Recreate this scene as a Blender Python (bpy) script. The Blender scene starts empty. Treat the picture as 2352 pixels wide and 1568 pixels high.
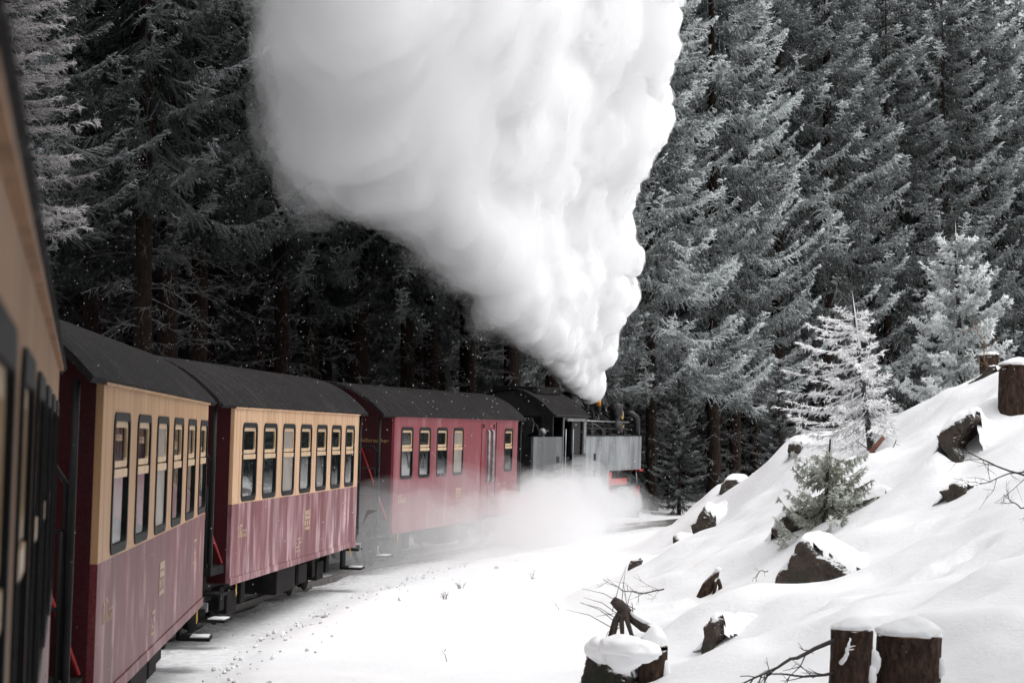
import bpy, bmesh, math, random
import numpy as np
from mathutils import Vector, Matrix, Euler, noise

random.seed(7)
rng = np.random.default_rng(7)
SC = bpy.context.scene
COL = SC.collection
R_ = math.radians

# ---------------------------------------------------------------- camera, sky, sun, exposure
FPX = 5400.0                      # focal length in pixels of a 2352 px wide picture
CAM_Z = 2.57
PITCH = math.atan((1000 - 784) / FPX)
cam = bpy.data.cameras.new('camera')
cam.sensor_width = 36.0
cam.lens = 36.0 * FPX / 2352
cam.clip_start = 0.1
cam.clip_end = 1500
cam.dof.use_dof = True
cam.dof.focus_distance = 46.0
cam.dof.aperture_fstop = 6.3
cam_o = bpy.data.objects.new('camera', cam)
COL.objects.link(cam_o)
cam_o.location = (0, 0, CAM_Z)
cam_o.rotation_euler = (math.pi / 2 + PITCH, 0, 0)
SC.camera = cam_o

SUN_EL, SUN_AZ = R_(63), R_(104)    # azimuth clockwise from the view direction (+Y)
world = bpy.data.worlds.new('World')
SC.world = world
world.use_nodes = True
wn = world.node_tree
bg = wn.nodes['Background']
sky = wn.nodes.new('ShaderNodeTexSky')
sky.sky_type = 'NISHITA'
sky.sun_disc = False
sky.sun_elevation = SUN_EL
sky.sun_rotation = SUN_AZ
sky.air_density = 1.0
sky.dust_density = 4.0
hs = wn.nodes.new('ShaderNodeHueSaturation')      # an overcast sky has hardly any blue
hs.inputs['Saturation'].default_value = 0.10
wn.links.new(sky.outputs[0], hs.inputs['Color'])
wn.links.new(hs.outputs[0], bg.inputs['Color'])
bg.inputs['Strength'].default_value = 0.15

sun_d = bpy.data.lights.new('sun', 'SUN')
sun_d.energy = 0.55
sun_d.angle = R_(80)
sun_d.color = (1.0, 0.97, 0.94)
sun_o = bpy.data.objects.new('sun', sun_d)
COL.objects.link(sun_o)
sd = Vector((math.cos(SUN_EL) * math.sin(SUN_AZ), math.cos(SUN_EL) * math.cos(SUN_AZ), math.sin(SUN_EL)))
sun_o.rotation_euler = sd.to_track_quat('Z', 'Y').to_euler()
sun_o.location = sd * 200

SC.view_settings.view_transform = 'Standard'
SC.view_settings.look = 'None'
SC.view_settings.exposure = 0.40
SC.view_settings.gamma = 1.0
SC.view_settings.use_curve_mapping = False
SC.render.engine = 'CYCLES'
cy = SC.cycles
cy.max_bounces = 10
cy.diffuse_bounces = 3
cy.glossy_bounces = 3
cy.transmission_bounces = 2
cy.volume_bounces = 10
cy.transparent_max_bounces = 6
cy.use_adaptive_sampling = True
cy.adaptive_threshold = 0.03
cy.use_denoising = True
cy.sample_clamp_indirect = 6.0
cy.caustics_reflective = False
cy.caustics_refractive = False


def at(px, py, d):
    """the point at distance d ahead that the lens sees at (px, py) of a 2352x1568 picture"""
    u, v = (px - 1176) / FPX, (784 - py) / FPX
    c, s = math.cos(PITCH), math.sin(PITCH)
    y, z = c - s * v, s + c * v
    return Vector((u / y * d, d, CAM_Z + z / y * d))


def px_of(p):
    c, s = math.cos(PITCH), math.sin(PITCH)
    dz = p[2] - CAM_Z
    f = c * p[1] + s * dz
    return 1176 + FPX * p[0] / f, 784 - FPX * (c * dz - s * p[1]) / f


# ---------------------------------------------------------------- helpers
def tag(o, label=None, cat=None, group=None, kind=None):
    for k, v in (('label', label), ('category', cat), ('group', group), ('kind', kind)):
        if v:
            o[k] = v
    return o


def empty(name, loc=(0, 0, 0), rot=(0, 0, 0), label=None, cat=None, group=None):
    o = bpy.data.objects.new(name, None)
    o.empty_display_size = 0.3
    COL.objects.link(o)
    o.location = loc
    o.rotation_euler = rot
    return tag(o, label, cat, group)


def link(name, me, parent=None, loc=None, rot=None):
    o = bpy.data.objects.new(name, me)
    COL.objects.link(o)
    if parent:
        o.parent = parent
    if loc is not None:
        o.location = loc
    if rot is not None:
        o.rotation_euler = rot
    return o


def np_mesh(name, V, F, mats=(), smooth=False, midx=None):
    V = np.asarray(V, np.float32)
    F = np.asarray(F, np.int32)
    n = F.shape[1]
    me = bpy.data.meshes.new(name)
    me.vertices.add(len(V))
    me.vertices.foreach_set('co', V.ravel())
    me.loops.add(F.size)
    me.loops.foreach_set('vertex_index', F.ravel())
    me.polygons.add(len(F))
    me.polygons.foreach_set('loop_start', np.arange(0, F.size, n, dtype=np.int32))
    me.polygons.foreach_set('loop_total', np.full(len(F), n, np.int32))
    if midx is not None:
        me.polygons.foreach_set('material_index', np.asarray(midx, np.int32))
    me.polygons.foreach_set('use_smooth', np.full(len(F), smooth))
    me.update(calc_edges=True)
    for m in mats:
        me.materials.append(m)
    return me


def vattr(me, name, vals):
    a = me.attributes.new(name, 'FLOAT', 'POINT')
    a.data.foreach_set('value', np.asarray(vals, np.float32))


class MB:
    """collects simple solids and builds them as one mesh"""

    def __init__(self):
        self.v, self.f, self.s = [], [], []

    def add(self, vs, fs, smooth=False):
        n = len(self.v)
        self.v += [tuple(x) for x in vs]
        self.f += [tuple(i + n for i in f) for f in fs]
        self.s += [smooth] * len(fs)
        return self

    def box(self, x0, x1, y0, y1, z0, z1):
        vs = [(x, y, z) for x in (x0, x1) for y in (y0, y1) for z in (z0, z1)]
        return self.add(vs, [(0, 1, 3, 2), (4, 6, 7, 5), (0, 4, 5, 1), (2, 3, 7, 6), (0, 2, 6, 4), (1, 5, 7, 3)])

    def tube(self, pts, r, n=8, cap=True):
        pts = [Vector(p) for p in pts]
        rs = r if isinstance(r, (list, tuple)) else [r] * len(pts)
        vs, fs = [], []
        u = None
        for i, p in enumerate(pts):
            t = (pts[min(i + 1, len(pts) - 1)] - pts[max(i - 1, 0)])
            t = t.normalized() if t.length > 1e-9 else Vector((0, 0, 1))
            if u is None:
                a = Vector((0, 0, 1)) if abs(t.z) < 0.9 else Vector((1, 0, 0))
                u = t.cross(a).normalized()
            else:
                u = (u - t * u.dot(t)).normalized()
            w = t.cross(u)
            for k in range(n):
                a = 2 * math.pi * k / n
                vs.append(p + (u * math.cos(a) + w * math.sin(a)) * rs[i])
        for i in range(len(pts) - 1):
            for k in range(n):
                a, b = i * n + k, i * n + (k + 1) % n
                fs.append((a, b, b + n, a + n))
        m = len(self.v)
        self.add(vs, fs, n > 5)
        if cap:
            self.f += [tuple(m + k for k in reversed(range(n))), tuple(m + (len(pts) - 1) * n + k for k in range(n))]
            self.s += [False, False]
        return self

    def cyl(self, a, b, r, n=16, r2=None):
        return self.tube([a, b], [r, r if r2 is None else r2], n)

    def lathe(self, prof, origin=(0, 0, 0), axis='Z', n=24):
        """prof: (radius, height) pairs, closed by caps"""
        vs, fs = [], []
        ox, oy, oz = origin
        for r, h in prof:
            for k in range(n):
                a = 2 * math.pi * k / n
                c, s = r * math.cos(a), r * math.sin(a)
                vs.append({'Z': (ox + c, oy + s, oz + h), 'Y': (ox + s, oy + h, oz + c), 'X': (ox + h, oy + c, oz + s)}[axis])
        for i in range(len(prof) - 1):
            for k in range(n):
                a, b = i * n + k, i * n + (k + 1) % n
                fs.append((a, b, b + n, a + n))
        m = len(self.v)
        self.add(vs, fs, True)
        self.f += [tuple(m + k for k in reversed(range(n))), tuple(m + (len(prof) - 1) * n + k for k in range(n))]
        self.s += [False, False]
        return self

    def prism(self, poly, lo, hi, axis='Y'):
        """extrude a closed outline along an axis"""
        n = len(poly)

        def p(a, b, h):
            return {'Y': (a, h, b), 'X': (h, a, b), 'Z': (a, b, h)}[axis]
        vs = [p(a, b, lo) for a, b in poly] + [p(a, b, hi) for a, b in poly]
        fs = [tuple(reversed(range(n))), tuple(range(n, 2 * n))]
        fs += [(k, (k + 1) % n, (k + 1) % n + n, k + n) for k in range(n)]
        return self.add(vs, fs)

    def ring(self, outer, inner, lo, hi, axis='X'):
        """solid ring between two outlines of equal point count"""
        n = len(outer)

        def p(a, b, h):
            return {'Y': (a, h, b), 'X': (h, a, b), 'Z': (a, b, h)}[axis]
        vs = [p(a, b, h) for h in (lo, hi) for o in (outer, inner) for a, b in o]
        fs = []
        for k in range(n):
            j = (k + 1) % n
            fs += [(k, j, n + j, n + k), (2 * n + k, 3 * n + k, 3 * n + j, 2 * n + j),
                   (k, 2 * n + k, 2 * n + j, j), (n + k, n + j, 3 * n + j, 3 * n + k)]
        return self.add(vs, fs)

    def mesh(self, name, mats, bevel=0):
        me = bpy.data.meshes.new(name)
        me.from_pydata(self.v, [], self.f)
        me.polygons.foreach_set('use_smooth', self.s)
        bm = bmesh.new()
        bm.from_mesh(me)
        bmesh.ops.recalc_face_normals(bm, faces=bm.faces)
        if bevel:
            eds = [e for e in bm.edges if len(e.link_faces) == 2 and e.calc_face_angle(0) > 0.6]
            bmesh.ops.bevel(bm, geom=eds, offset=bevel, segments=1, affect='EDGES', clamp_overlap=True)
        bm.to_mesh(me)
        bm.free()
        me.update()
        for m in (mats if isinstance(mats, (list, tuple)) else [mats]):
            me.materials.append(m)
        return me

    def build(self, name, mats, parent=None, bevel=0, loc=None, rot=None):
        return link(name, self.mesh(name, mats, bevel), parent, loc, rot)


def rrect(w, h, r, cx=0, cz=0, n=5):
    """rounded rectangle outline, counter clockwise"""
    pts = []
    for qx, qz, a0 in ((1, -1, -90), (1, 1, 0), (-1, 1, 90), (-1, -1, 180)):
        for k in range(n + 1):
            a = R_(a0 + 90 * k / n)
            pts.append((cx + qx * (w / 2 - r) + r * math.cos(a), cz + qz * (h / 2 - r) + r * math.sin(a)))
    return pts


# ---------------------------------------------------------------- materials
def new_mat(name):
    m = bpy.data.materials.new(name)
    m.use_nodes = True
    nt = m.node_tree
    return m, nt, nt.nodes['Principled BSDF'], nt.nodes['Material Output']


def N(nt, t, **kw):
    n = nt.nodes.new(t)
    for k, v in kw.items():
        if k in n.inputs.keys():
            n.inputs[k].default_value = v
        else:
            setattr(n, k, v)
    return n


def coords(nt, scale=(1, 1, 1), kind='Object'):
    tc = N(nt, 'ShaderNodeTexCoord')
    mp = N(nt, 'ShaderNodeMapping')
    mp.inputs['Scale'].default_value = scale
    nt.links.new(tc.outputs[kind], mp.inputs['Vector'])
    return mp.outputs[0]


def tex(nt, vec, scale, detail=4, rough=0.55, lo=0.35, hi=0.65):
    n = N(nt, 'ShaderNodeTexNoise', Scale=scale, Detail=detail, Roughness=rough)
    nt.links.new(vec, n.inputs['Vector'])
    r = N(nt, 'ShaderNodeMapRange')
    r.inputs['From Min'].default_value = lo
    r.inputs['From Max'].default_value = hi
    r.interpolation_type = 'SMOOTHSTEP'
    nt.links.new(n.outputs['Fac'], r.inputs['Value'])
    return r.outputs[0]


def mix(nt, fac, a, b):
    m = N(nt, 'ShaderNodeMix', data_type='RGBA')
    for s, v in ((0, fac), (6, a), (7, b)):
        if hasattr(v, 'is_output'):
            nt.links.new(v, m.inputs[s])
        else:
            m.inputs[s].default_value = (*v, 1) if isinstance(v, (tuple, list)) else v
    return m.outputs[2]


def math_(nt, op, a, b=None):
    m = N(nt, 'ShaderNodeMath', operation=op)
    for s, v in ((0, a), (1, b)):
        if v is None:
            continue
        if hasattr(v, 'is_output'):
            nt.links.new(v, m.inputs[s])
        else:
            m.inputs[s].default_value = v
    return m.outputs[0]


def bump(nt, bsdf, h, strength=0.3, dist=0.02):
    b = N(nt, 'ShaderNodeBump', Strength=strength, Distance=dist)
    nt.links.new(h, b.inputs['Height'])
    nt.links.new(b.outputs[0], bsdf.inputs['Normal'])


def plain(name, c, rough=0.6, var=0.0, c2=None, scale=6, metal=0.0, spec=0.5, bmp=0.0, stretch=(1, 1, 1), lo=.35, hi=.65):
    m, nt, b, _ = new_mat(name)
    b.inputs['Roughness'].default_value = rough
    b.inputs['Metallic'].default_value = metal
    b.inputs['Specular IOR Level'].default_value = spec
    if c2 is None:
        c2 = tuple(x * 0.6 for x in c)
    v = coords(nt, stretch)
    t = tex(nt, v, scale, lo=lo, hi=hi)
    nt.links.new(mix(nt, t, c, c2), b.inputs['Base Color'])
    if bmp:
        bump(nt, b, tex(nt, v, scale * 3, 5, .6, .2, .8), bmp, 0.02)
    return m


def snow_on(nt, base, amount, lo=0.45, hi=0.8, scale=9.0, col=(.86, .87, .88)):
    """snow lying on the faces that look up"""
    g = N(nt, 'ShaderNodeNewGeometry')
    sx = N(nt, 'ShaderNodeSeparateXYZ')
    nt.links.new(g.outputs['Normal'], sx.inputs[0])
    t = tex(nt, coords(nt), scale, 5, .65, .2, .8)
    s = math_(nt, 'ADD', sx.outputs['Z'], math_(nt, 'MULTIPLY', math_(nt, 'SUBTRACT', t, .5), amount))
    r = N(nt, 'ShaderNodeMapRange')
    r.inputs['From Min'].default_value = lo
    r.inputs['From Max'].default_value = hi
    nt.links.new(s, r.inputs['Value'])
    return mix(nt, r.outputs[0], base, col)


def painted(name, c, frost, streak=.5, lo=.42, hi=.72, rough=.45, tint=(.62, .5, .5), dark=None, grain=.04, patch=(1.3, 1.3, .36)):
    """painted sheet metal with vertical runs of frost and dirt"""
    m, nt, b, _ = new_mat(name)
    b.inputs['Roughness'].default_value = rough
    b.inputs['Specular IOR Level'].default_value = .16
    v1 = coords(nt, patch)
    t1 = tex(nt, v1, 1.6, 5, .6, lo, hi)
    t2 = tex(nt, coords(nt, (5, 7.5, .35)), 1.3, 3, .5, .46, .64)
    t3 = tex(nt, coords(nt), 0.9, 3, .5, .35, .7)
    c0 = mix(nt, math_(nt, 'MULTIPLY', t2, streak), c, dark or tuple(x * .45 for x in c))
    f = math_(nt, 'MULTIPLY', math_(nt, 'MULTIPLY', t1, frost), math_(nt, 'ADD', math_(nt, 'MULTIPLY', t3, .7), .3))
    c1 = mix(nt, f, c0, tint)
    gr = tex(nt, coords(nt), 60, 2, .5, .3, .7)
    c2 = mix(nt, math_(nt, 'MULTIPLY', gr, grain), c1, (.7, .65, .63))
    nt.links.new(c2, b.inputs['Base Color'])
    bump(nt, b, t3, .08, .05)
    return m


M = {}
M['red'] = painted('red_paint', (.125, .018, .023), 1.0, .75, .48, .70, tint=(.52, .32, .33), patch=(1.5, 1.5, .6))
M['red_van'] = painted('van_red_paint', (.20, .026, .038), .42, .35, .45, .75)
M['maroon'] = painted('maroon_end_paint', (.040, .004, .007), .0, .3, grain=.01)
M['red_frosty'] = painted('frost_streaked_red_paint', (.150, .026, .034), 1.1, .65, .42, .68, tint=(.60, .42, .44), patch=(2.2, 2.4, .42))
M['tan'] = painted('lightly_shaded_cream_paint', (.44, .258, .13), .40, .7, .45, .75, tint=(.66, .50, .36), dark=(.27, .15, .07))  # cream with the six-window carriage's shade mixed into its colour; the streaks are dirt
M['shaded_cream'] = painted('shaded_cream_paint', (.37, .20, .092), .40, .8, .45, .75, tint=(.58, .40, .26), dark=(.20, .10, .045))  # cream darkened further, so the nearest carriage's shade sits in its paint
M['cream'] = painted('cream_paint', (.57, .355, .21), .45, .75, .45, .75, tint=(.78, .62, .48), dark=(.36, .21, .10))
M['roof'] = plain('roof_felt', (.012, .011, .011), .8, c2=(.026, .024, .024), scale=1.6, stretch=(.7, 5, .7), bmp=.2, lo=.4, hi=.8, spec=.06)
M['rubber'] = plain('black_rubber', (.008, .008, .009), .6, spec=.15)
M['black'] = plain('black_metal', (.008, .008, .009), .5, c2=(.014, .013, .013), bmp=.1, spec=.2)
M['soot'] = plain('sooty_iron', (.008, .0075, .0075), .8, c2=(.018, .016, .015), scale=4, bmp=.2, spec=.1)
M['loco_black'] = plain('loco_black_enamel', (.009, .009, .010), .33, c2=(.022, .022, .023), scale=3, spec=.35, bmp=.06)
M['rust'] = plain('rusty_iron', (.05, .03, .022), .8, c2=(.025, .018, .015), scale=12, bmp=.3)
M['steel'] = plain('bright_steel', (.36, .37, .38), .35, metal=.7)
M['railsteel'] = plain('rail_steel', (.10, .085, .075), .45, metal=.3)
M['redframe'] = plain('red_frame_paint', (.46, .022, .028), .4, c2=(.34, .02, .022))
M['brass'] = plain('brass', (.75, .48, .15), .35, metal=.6, c2=(.55, .33, .1))
M['orange'] = plain('orange_lagging', (.85, .36, .04), .5, c2=(.75, .28, .03))
M['yellow'] = plain('yellow_paint', (.75, .45, .03), .5)
M['letter'] = plain('cream_lettering', (.42, .31, .20), .6, c2=(.30, .19, .14), scale=25)
M['gold'] = plain('gold_lettering', (.34, .22, .07), .5)
M['sash'] = plain('cream_sash', (.60, .43, .26), .4, c2=(.48, .32, .18))
M['coal'] = plain('coal', (.012, .012, .012), .35, bmp=.6, scale=9)


def roof_mat():
    m, nt, b, _ = new_mat('roof_felt')
    b.inputs['Roughness'].default_value = .85
    b.inputs['Specular IOR Level'].default_value = .06
    c = mix(nt, tex(nt, coords(nt, (.7, 5, .7)), 1.6, 5, .6, .35, .75), (.012, .011, .011), (.028, .026, .026))
    c = mix(nt, tex(nt, coords(nt), 1.1, 5, .65, .5, .8), c, (.034, .029, .027))
    fr = math_(nt, 'MULTIPLY', tex(nt, coords(nt, (.5, 6, .5)), 1.2, 5, .7, .55, .78), tex(nt, coords(nt), .45, 3, .5, .45, .7))
    c = mix(nt, math_(nt, 'MULTIPLY', fr, .45), c, (.30, .29, .30))
    c = mix(nt, math_(nt, 'MULTIPLY', tex(nt, coords(nt), 26, 3, .6, .62, .70), .25), c, (.5, .5, .5))
    nt.links.new(c, b.inputs['Base Color'])
    bump(nt, b, tex(nt, coords(nt, (1, 4, 1)), 3, 4, .6, .2, .8), .25, .02)
    return m


M['roof'] = roof_mat()


def tank_mat():
    """dull grey enamel covered by runs of melted and refrozen frost"""
    m, nt, b, _ = new_mat('frosted_tank_enamel')
    b.inputs['Roughness'].default_value = .4
    sx = N(nt, 'ShaderNodeTexCoord')
    t1 = tex(nt, coords(nt, (2, 1.5, .30)), 1.8, 4, .6, .35, .7)
    t2 = tex(nt, coords(nt, (2, .8, .5)), 1.5, 3, .5, .4, .65)
    c = mix(nt, t2, (.10, .105, .11), (.21, .22, .225))
    nt.links.new(mix(nt, math_(nt, 'MULTIPLY', t1, .5), c, (.46, .48, .50)), b.inputs['Base Color'])
    return m


M['tank'] = tank_mat()
M['bunker'] = painted('grimy_grey_enamel', (.085, .09, .095), .6, .6, .40, .75, tint=(.30, .31, .32))


def glass_mat(name, c, rough):
    m, nt, b, _ = new_mat(name)
    b.inputs['Base Color'].default_value = (*c, 1)
    b.inputs['Roughness'].default_value = rough
    b.inputs['IOR'].default_value = 2.8
    b.inputs['Specular IOR Level'].default_value = .8
    t = tex(nt, coords(nt), 2.2, 2, .5, .3, .7)
    bump(nt, b, t, .012, .03)
    return m


M['glass'] = glass_mat('dark_window_glass', (.010, .014, .014), .03)
M['frosted'] = plain('frosted_window_glass', (.20, .17, .14), .35, c2=(.24, .21, .18), scale=3)


def snow_mat():
    m, nt, b, _ = new_mat('snow')
    b.inputs['Roughness'].default_value = .7
    b.inputs['Specular IOR Level'].default_value = .2
    v = coords(nt)
    nt.links.new(mix(nt, tex(nt, v, .8), (.90, .90, .91), (.86, .865, .88)), b.inputs['Base Color'])
    bump(nt, b, tex(nt, v, 7, 5, .6, .2, .8), .18, .04)
    return m


M['snow'] = snow_mat()


def ground_mat():
    """snow, with forest litter and track ash where the vertex attribute 'litter' is high"""
    m, nt, b, _ = new_mat('snow_ground')
    b.inputs['Roughness'].default_value = .75
    b.inputs['Specular IOR Level'].default_value = .2
    v = coords(nt)
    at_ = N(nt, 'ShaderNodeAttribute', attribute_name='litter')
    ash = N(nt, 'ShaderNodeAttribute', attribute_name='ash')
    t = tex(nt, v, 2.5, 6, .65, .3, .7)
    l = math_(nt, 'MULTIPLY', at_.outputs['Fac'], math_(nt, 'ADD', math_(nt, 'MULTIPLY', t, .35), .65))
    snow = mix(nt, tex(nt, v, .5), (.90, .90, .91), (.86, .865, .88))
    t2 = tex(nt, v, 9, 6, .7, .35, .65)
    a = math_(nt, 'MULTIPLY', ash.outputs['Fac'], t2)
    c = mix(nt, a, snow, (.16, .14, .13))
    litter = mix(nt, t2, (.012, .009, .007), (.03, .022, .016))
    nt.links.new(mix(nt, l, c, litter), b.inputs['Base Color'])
    h = math_(nt, 'ADD', tex(nt, v, 1.4, 4, .5, .2, .8), math_(nt, 'MULTIPLY', tex(nt, v, 14, 6, .7, .2, .8), .45))
    bump(nt, b, h, .30, .06)
    return m


def rock_mat(name, c1, c2, moss, snow=.9, lo=.55, hi=.75):
    m, nt, b, _ = new_mat(name)
    b.inputs['Roughness'].default_value = .85
    v = coords(nt)
    c = mix(nt, tex(nt, v, 4, 6, .7, .35, .65), c1, c2)
    c = mix(nt, math_(nt, 'MULTIPLY', tex(nt, v, 2.2, 4, .6, .5, .65), .7), c, moss)
    nt.links.new(snow_on(nt, c, snow, lo, hi, 11), b.inputs['Base Color'])
    bump(nt, b, tex(nt, v, 13, 6, .7, .2, .8), .8, .06)
    return m


M['rock'] = rock_mat('dark_rock', (.085, .060, .046), (.034, .027, .022), (.05, .05, .035), .3)
M['moss'] = rock_mat('mossy_rock', (.060, .048, .036), (.026, .024, .018), (.045, .058, .034), .4)


def bark_mat(name, c1, c2, stretch=(9, 9, 2.2), snow=None, frost=(.2, .19, .18)):
    m, nt, b, _ = new_mat(name)
    b.inputs['Roughness'].default_value = .9
    b.inputs['Specular IOR Level'].default_value = .15
    v = coords(nt, stretch)
    vo = N(nt, 'ShaderNodeTexVoronoi', Scale=1.5)
    nt.links.new(v, vo.inputs['Vector'])
    t = tex(nt, v, 1.6, 6, .65, .3, .7)
    c = mix(nt, t, c1, c2)
    fr = tex(nt, coords(nt, (14, 14, 5)), 1.7, 4, .7, .6, .72)
    c = mix(nt, math_(nt, 'MULTIPLY', fr, .5), c, frost)
    if snow:
        c = snow_on(nt, c, .5, .6, .8)
    nt.links.new(c, b.inputs['Base Color'])
    h = math_(nt, 'ADD', math_(nt, 'MULTIPLY', vo.outputs['Distance'], .6), t)
    bump(nt, b, h, .9, .035)
    return m


M['bark'] = bark_mat('spruce_bark', (.036, .023, .017), (.016, .011, .009))
M['stumpbark'] = bark_mat('stump_bark', (.095, .058, .042), (.024, .016, .012), (12, 12, 5), True)
M['wood'] = plain('cut_wood', (.22, .14, .08), .85, c2=(.14, .08, .045), scale=14, bmp=.4)
M['redwood'] = plain('red_inner_wood', (.20, .075, .045), .8, c2=(.11, .045, .03), scale=10, bmp=.4)
M['twig'] = plain('dark_twig', (.035, .028, .026), .85, c2=(.06, .05, .048), scale=20)


def needle_mat(name, c1, c2, frost):
    """needles: 'frost' (vertex) grows to the shoot tips, the object colour's red channel scales it per tree"""
    m, nt, b, _ = new_mat(name)
    b.inputs['Roughness'].default_value = .8
    b.inputs['Specular IOR Level'].default_value = .15
    a = N(nt, 'ShaderNodeAttribute', attribute_name='frost')
    oi = N(nt, 'ShaderNodeObjectInfo')
    sr = N(nt, 'ShaderNodeSeparateColor')
    nt.links.new(oi.outputs['Color'], sr.inputs[0])
    g = N(nt, 'ShaderNodeNewGeometry')
    sx = N(nt, 'ShaderNodeSeparateXYZ')
    nt.links.new(g.outputs['Normal'], sx.inputs[0])
    up = N(nt, 'ShaderNodeMapRange')
    up.inputs['From Min'].default_value = -.5
    up.inputs['From Max'].default_value = .7
    up.inputs['To Min'].default_value = .35
    nt.links.new(sx.outputs['Z'], up.inputs['Value'])
    t = tex(nt, coords(nt), .55, 4, .6, .3, .7)
    f = math_(nt, 'MULTIPLY', math_(nt, 'MULTIPLY', a.outputs['Fac'], up.outputs[0]),
              math_(nt, 'MULTIPLY', sr.outputs[0], math_(nt, 'ADD', math_(nt, 'MULTIPLY', t, .9), .35)))
    f.node.use_clamp = True
    c = mix(nt, tex(nt, coords(nt), 1.3), c1, c2)
    nt.links.new(mix(nt, f, c, frost), b.inputs['Base Color'])
    return m


M['needle'] = needle_mat('spruce_needles', (.020, .027, .024), (.012, .015, .014), (.70, .735, .74))
M['needle_pale'] = needle_mat('pale_frosted_needles', (.24, .27, .26), (.15, .175, .165), (.88, .90, .90))
M['needle_green'] = needle_mat('green_spruce_needles', (.17, .18, .125), (.10, .11, .075), (.80, .82, .78))
M['rime'] = needle_mat('rime_covered_twigs', (.16, .14, .145), (.10, .09, .09), (.90, .89, .90))
M['rime_white'] = needle_mat('white_rime_needles', (.62, .62, .63), (.50, .50, .51), (.92, .92, .93))
M['deadtwig'] = needle_mat('dead_twigs', (.030, .024, .021), (.018, .014, .013), (.60, .60, .61))

# ---------------------------------------------------------------- the curve of the line
CX, CY, RAD = 97.9, 27.1, 103.0


def dtrack(x, y):
    """distance to the middle of the track, positive on the inside of the curve"""
    return RAD - np.hypot(np.asarray(x) - CX, np.asarray(y) - CY)


def on_track(a, off=0.0, z=0.0):
    """a: angle along the curve (0 = straight left of its centre, growing ahead); off > 0 towards the centre"""
    r = RAD - off
    return Vector((CX - r * math.cos(a), CY + r * math.sin(a), z))


# ---------------------------------------------------------------- ground
BASES = [(1780, 1364, 29.2), (1870, 1364, 29.2), (1965, 1337, 29.2), (1612, 1517, 26.6), (1600, 1254, 47), (1552, 1297, 46), (1443, 1338, 42.3), (1795, 1233, 33.6),
         (1900, 1194, 33.6), (2020, 1174, 33.6), (2155, 1014, 33.2), (2200, 1116, 32.1), (2160, 1056, 32.3), (2205, 1088, 33.2), (2195, 1152, 30.8), (1400, 1600, 24)]
BANK = BASES + [  # (px, py, distance): what the lens sees of the bank
    (1340, 1568, 24.4), (1700, 1568, 23), (2000, 1640, 20.0), (2160, 1640, 19.8), (2352, 1600, 19.0),
    (1440, 1320, 43), (1520, 1420, 31.5), (1480, 1490, 27.5),
    (1650, 1345, 33), (1700, 1450, 27), (1850, 1440, 25),
    (2100, 1430, 22.5), (2352, 1300, 24), (2352, 1130, 28), (2352, 1000, 32), (2352, 850, 37.5), (2280, 865, 39),
    (2230, 890, 40.5), (2100, 935, 42.5), (1960, 945, 44.5), (1820, 1005, 47.5), (1740, 1085, 52), (1650, 1105, 55),
    (1600, 1150, 57), (1565, 1192, 59), (1620, 1250, 47), (1700, 1200, 44), (1800, 1150, 40),
 (2010, 1030, 39), (2150, 1000, 36), (2200, 1150, 30.5), (2060, 1300, 28),
    (2200, 1300, 26), (2250, 1450, 22),
]
cp = [at(*b) for b in BANK]
cp = [(p.x, p.y, p.z) for p in cp]
QUIET = np.array([(q[0], q[1]) for q in cp[:len(BASES)]])
cp += [(2.7, 45, .1), (3.0, 50, .05), (3.3, 55, 0), (3.6, 60, -.05), (4.2, 65, -.1), (4.3, 62, 0.05), (4.6, 66, -.1), (3.8, 57, .1), (9.5, 40, 3.9), (12, 42, 4.2), (8.0, 46, 2.7), (6.6, 52, 1.5), (5.9, 58, .5), (5.4, 63, 0), (6, 68, -.1), (9, 70, 0), (8.4, 60, .8),
       (10, 55, 2.0), (14, 55, 2.8), (14, 85, .6), (22, 90, .9), (22, 60, 3), (35, 60, 3.2), (30, 40, 4.8), (12, 30, 4.0), (18, 22, 4.5),
       (9, 20, 2.1), (6, 12, 1.2), (12, 8, 2.6), (3, 10, 0.2), (1.6, 18, 0), (20, 0, 3), (4, -5, .3), (40, 20, 5), (60, 60, 4), (50, 100, 2)]
cp = np.array(cp)


def _k(d):
    return d


_A = _k(np.hypot(cp[:, None, 0] - cp[None, :, 0], cp[:, None, 1] - cp[None, :, 1])) + np.eye(len(cp)) * -.15
_P = np.hstack([_A, np.ones((len(cp), 1))])
_S = np.vstack([_P, np.append(np.ones(len(cp)), 0)])
_W = np.linalg.solve(_S, np.append(cp[:, 2], 0))


def vnoise(x, y, s, seed=0):
    """smooth value noise for arrays"""
    x, y = x * s + seed * 17.3, y * s - seed * 9.1
    xi, yi = np.floor(x).astype(np.int64), np.floor(y).astype(np.int64)
    fx, fy = x - xi, y - yi
    fx, fy = fx * fx * (3 - 2 * fx), fy * fy * (3 - 2 * fy)

    def h(a, b):
        n = (a * 374761393 + b * 668265263 + seed * 1274126177) & 0x7fffffff
        n = ((n ^ (n >> 13)) * 1274126177) & 0x7fffffff
        return ((n ^ (n >> 16)) & 0xffff) / 65535.0
    return ((h(xi, yi) * (1 - fx) + h(xi + 1, yi) * fx) * (1 - fy) + (h(xi, yi + 1) * (1 - fx) + h(xi + 1, yi + 1) * fx) * fy) - .5


def sstep(a, b, x):
    t = np.clip((x - a) / (b - a), 0, 1)
    return t * t * (3 - 2 * t)


MOUNDS = []   # (x, y, radius, height) snow heaped round rocks and stumps


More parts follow.
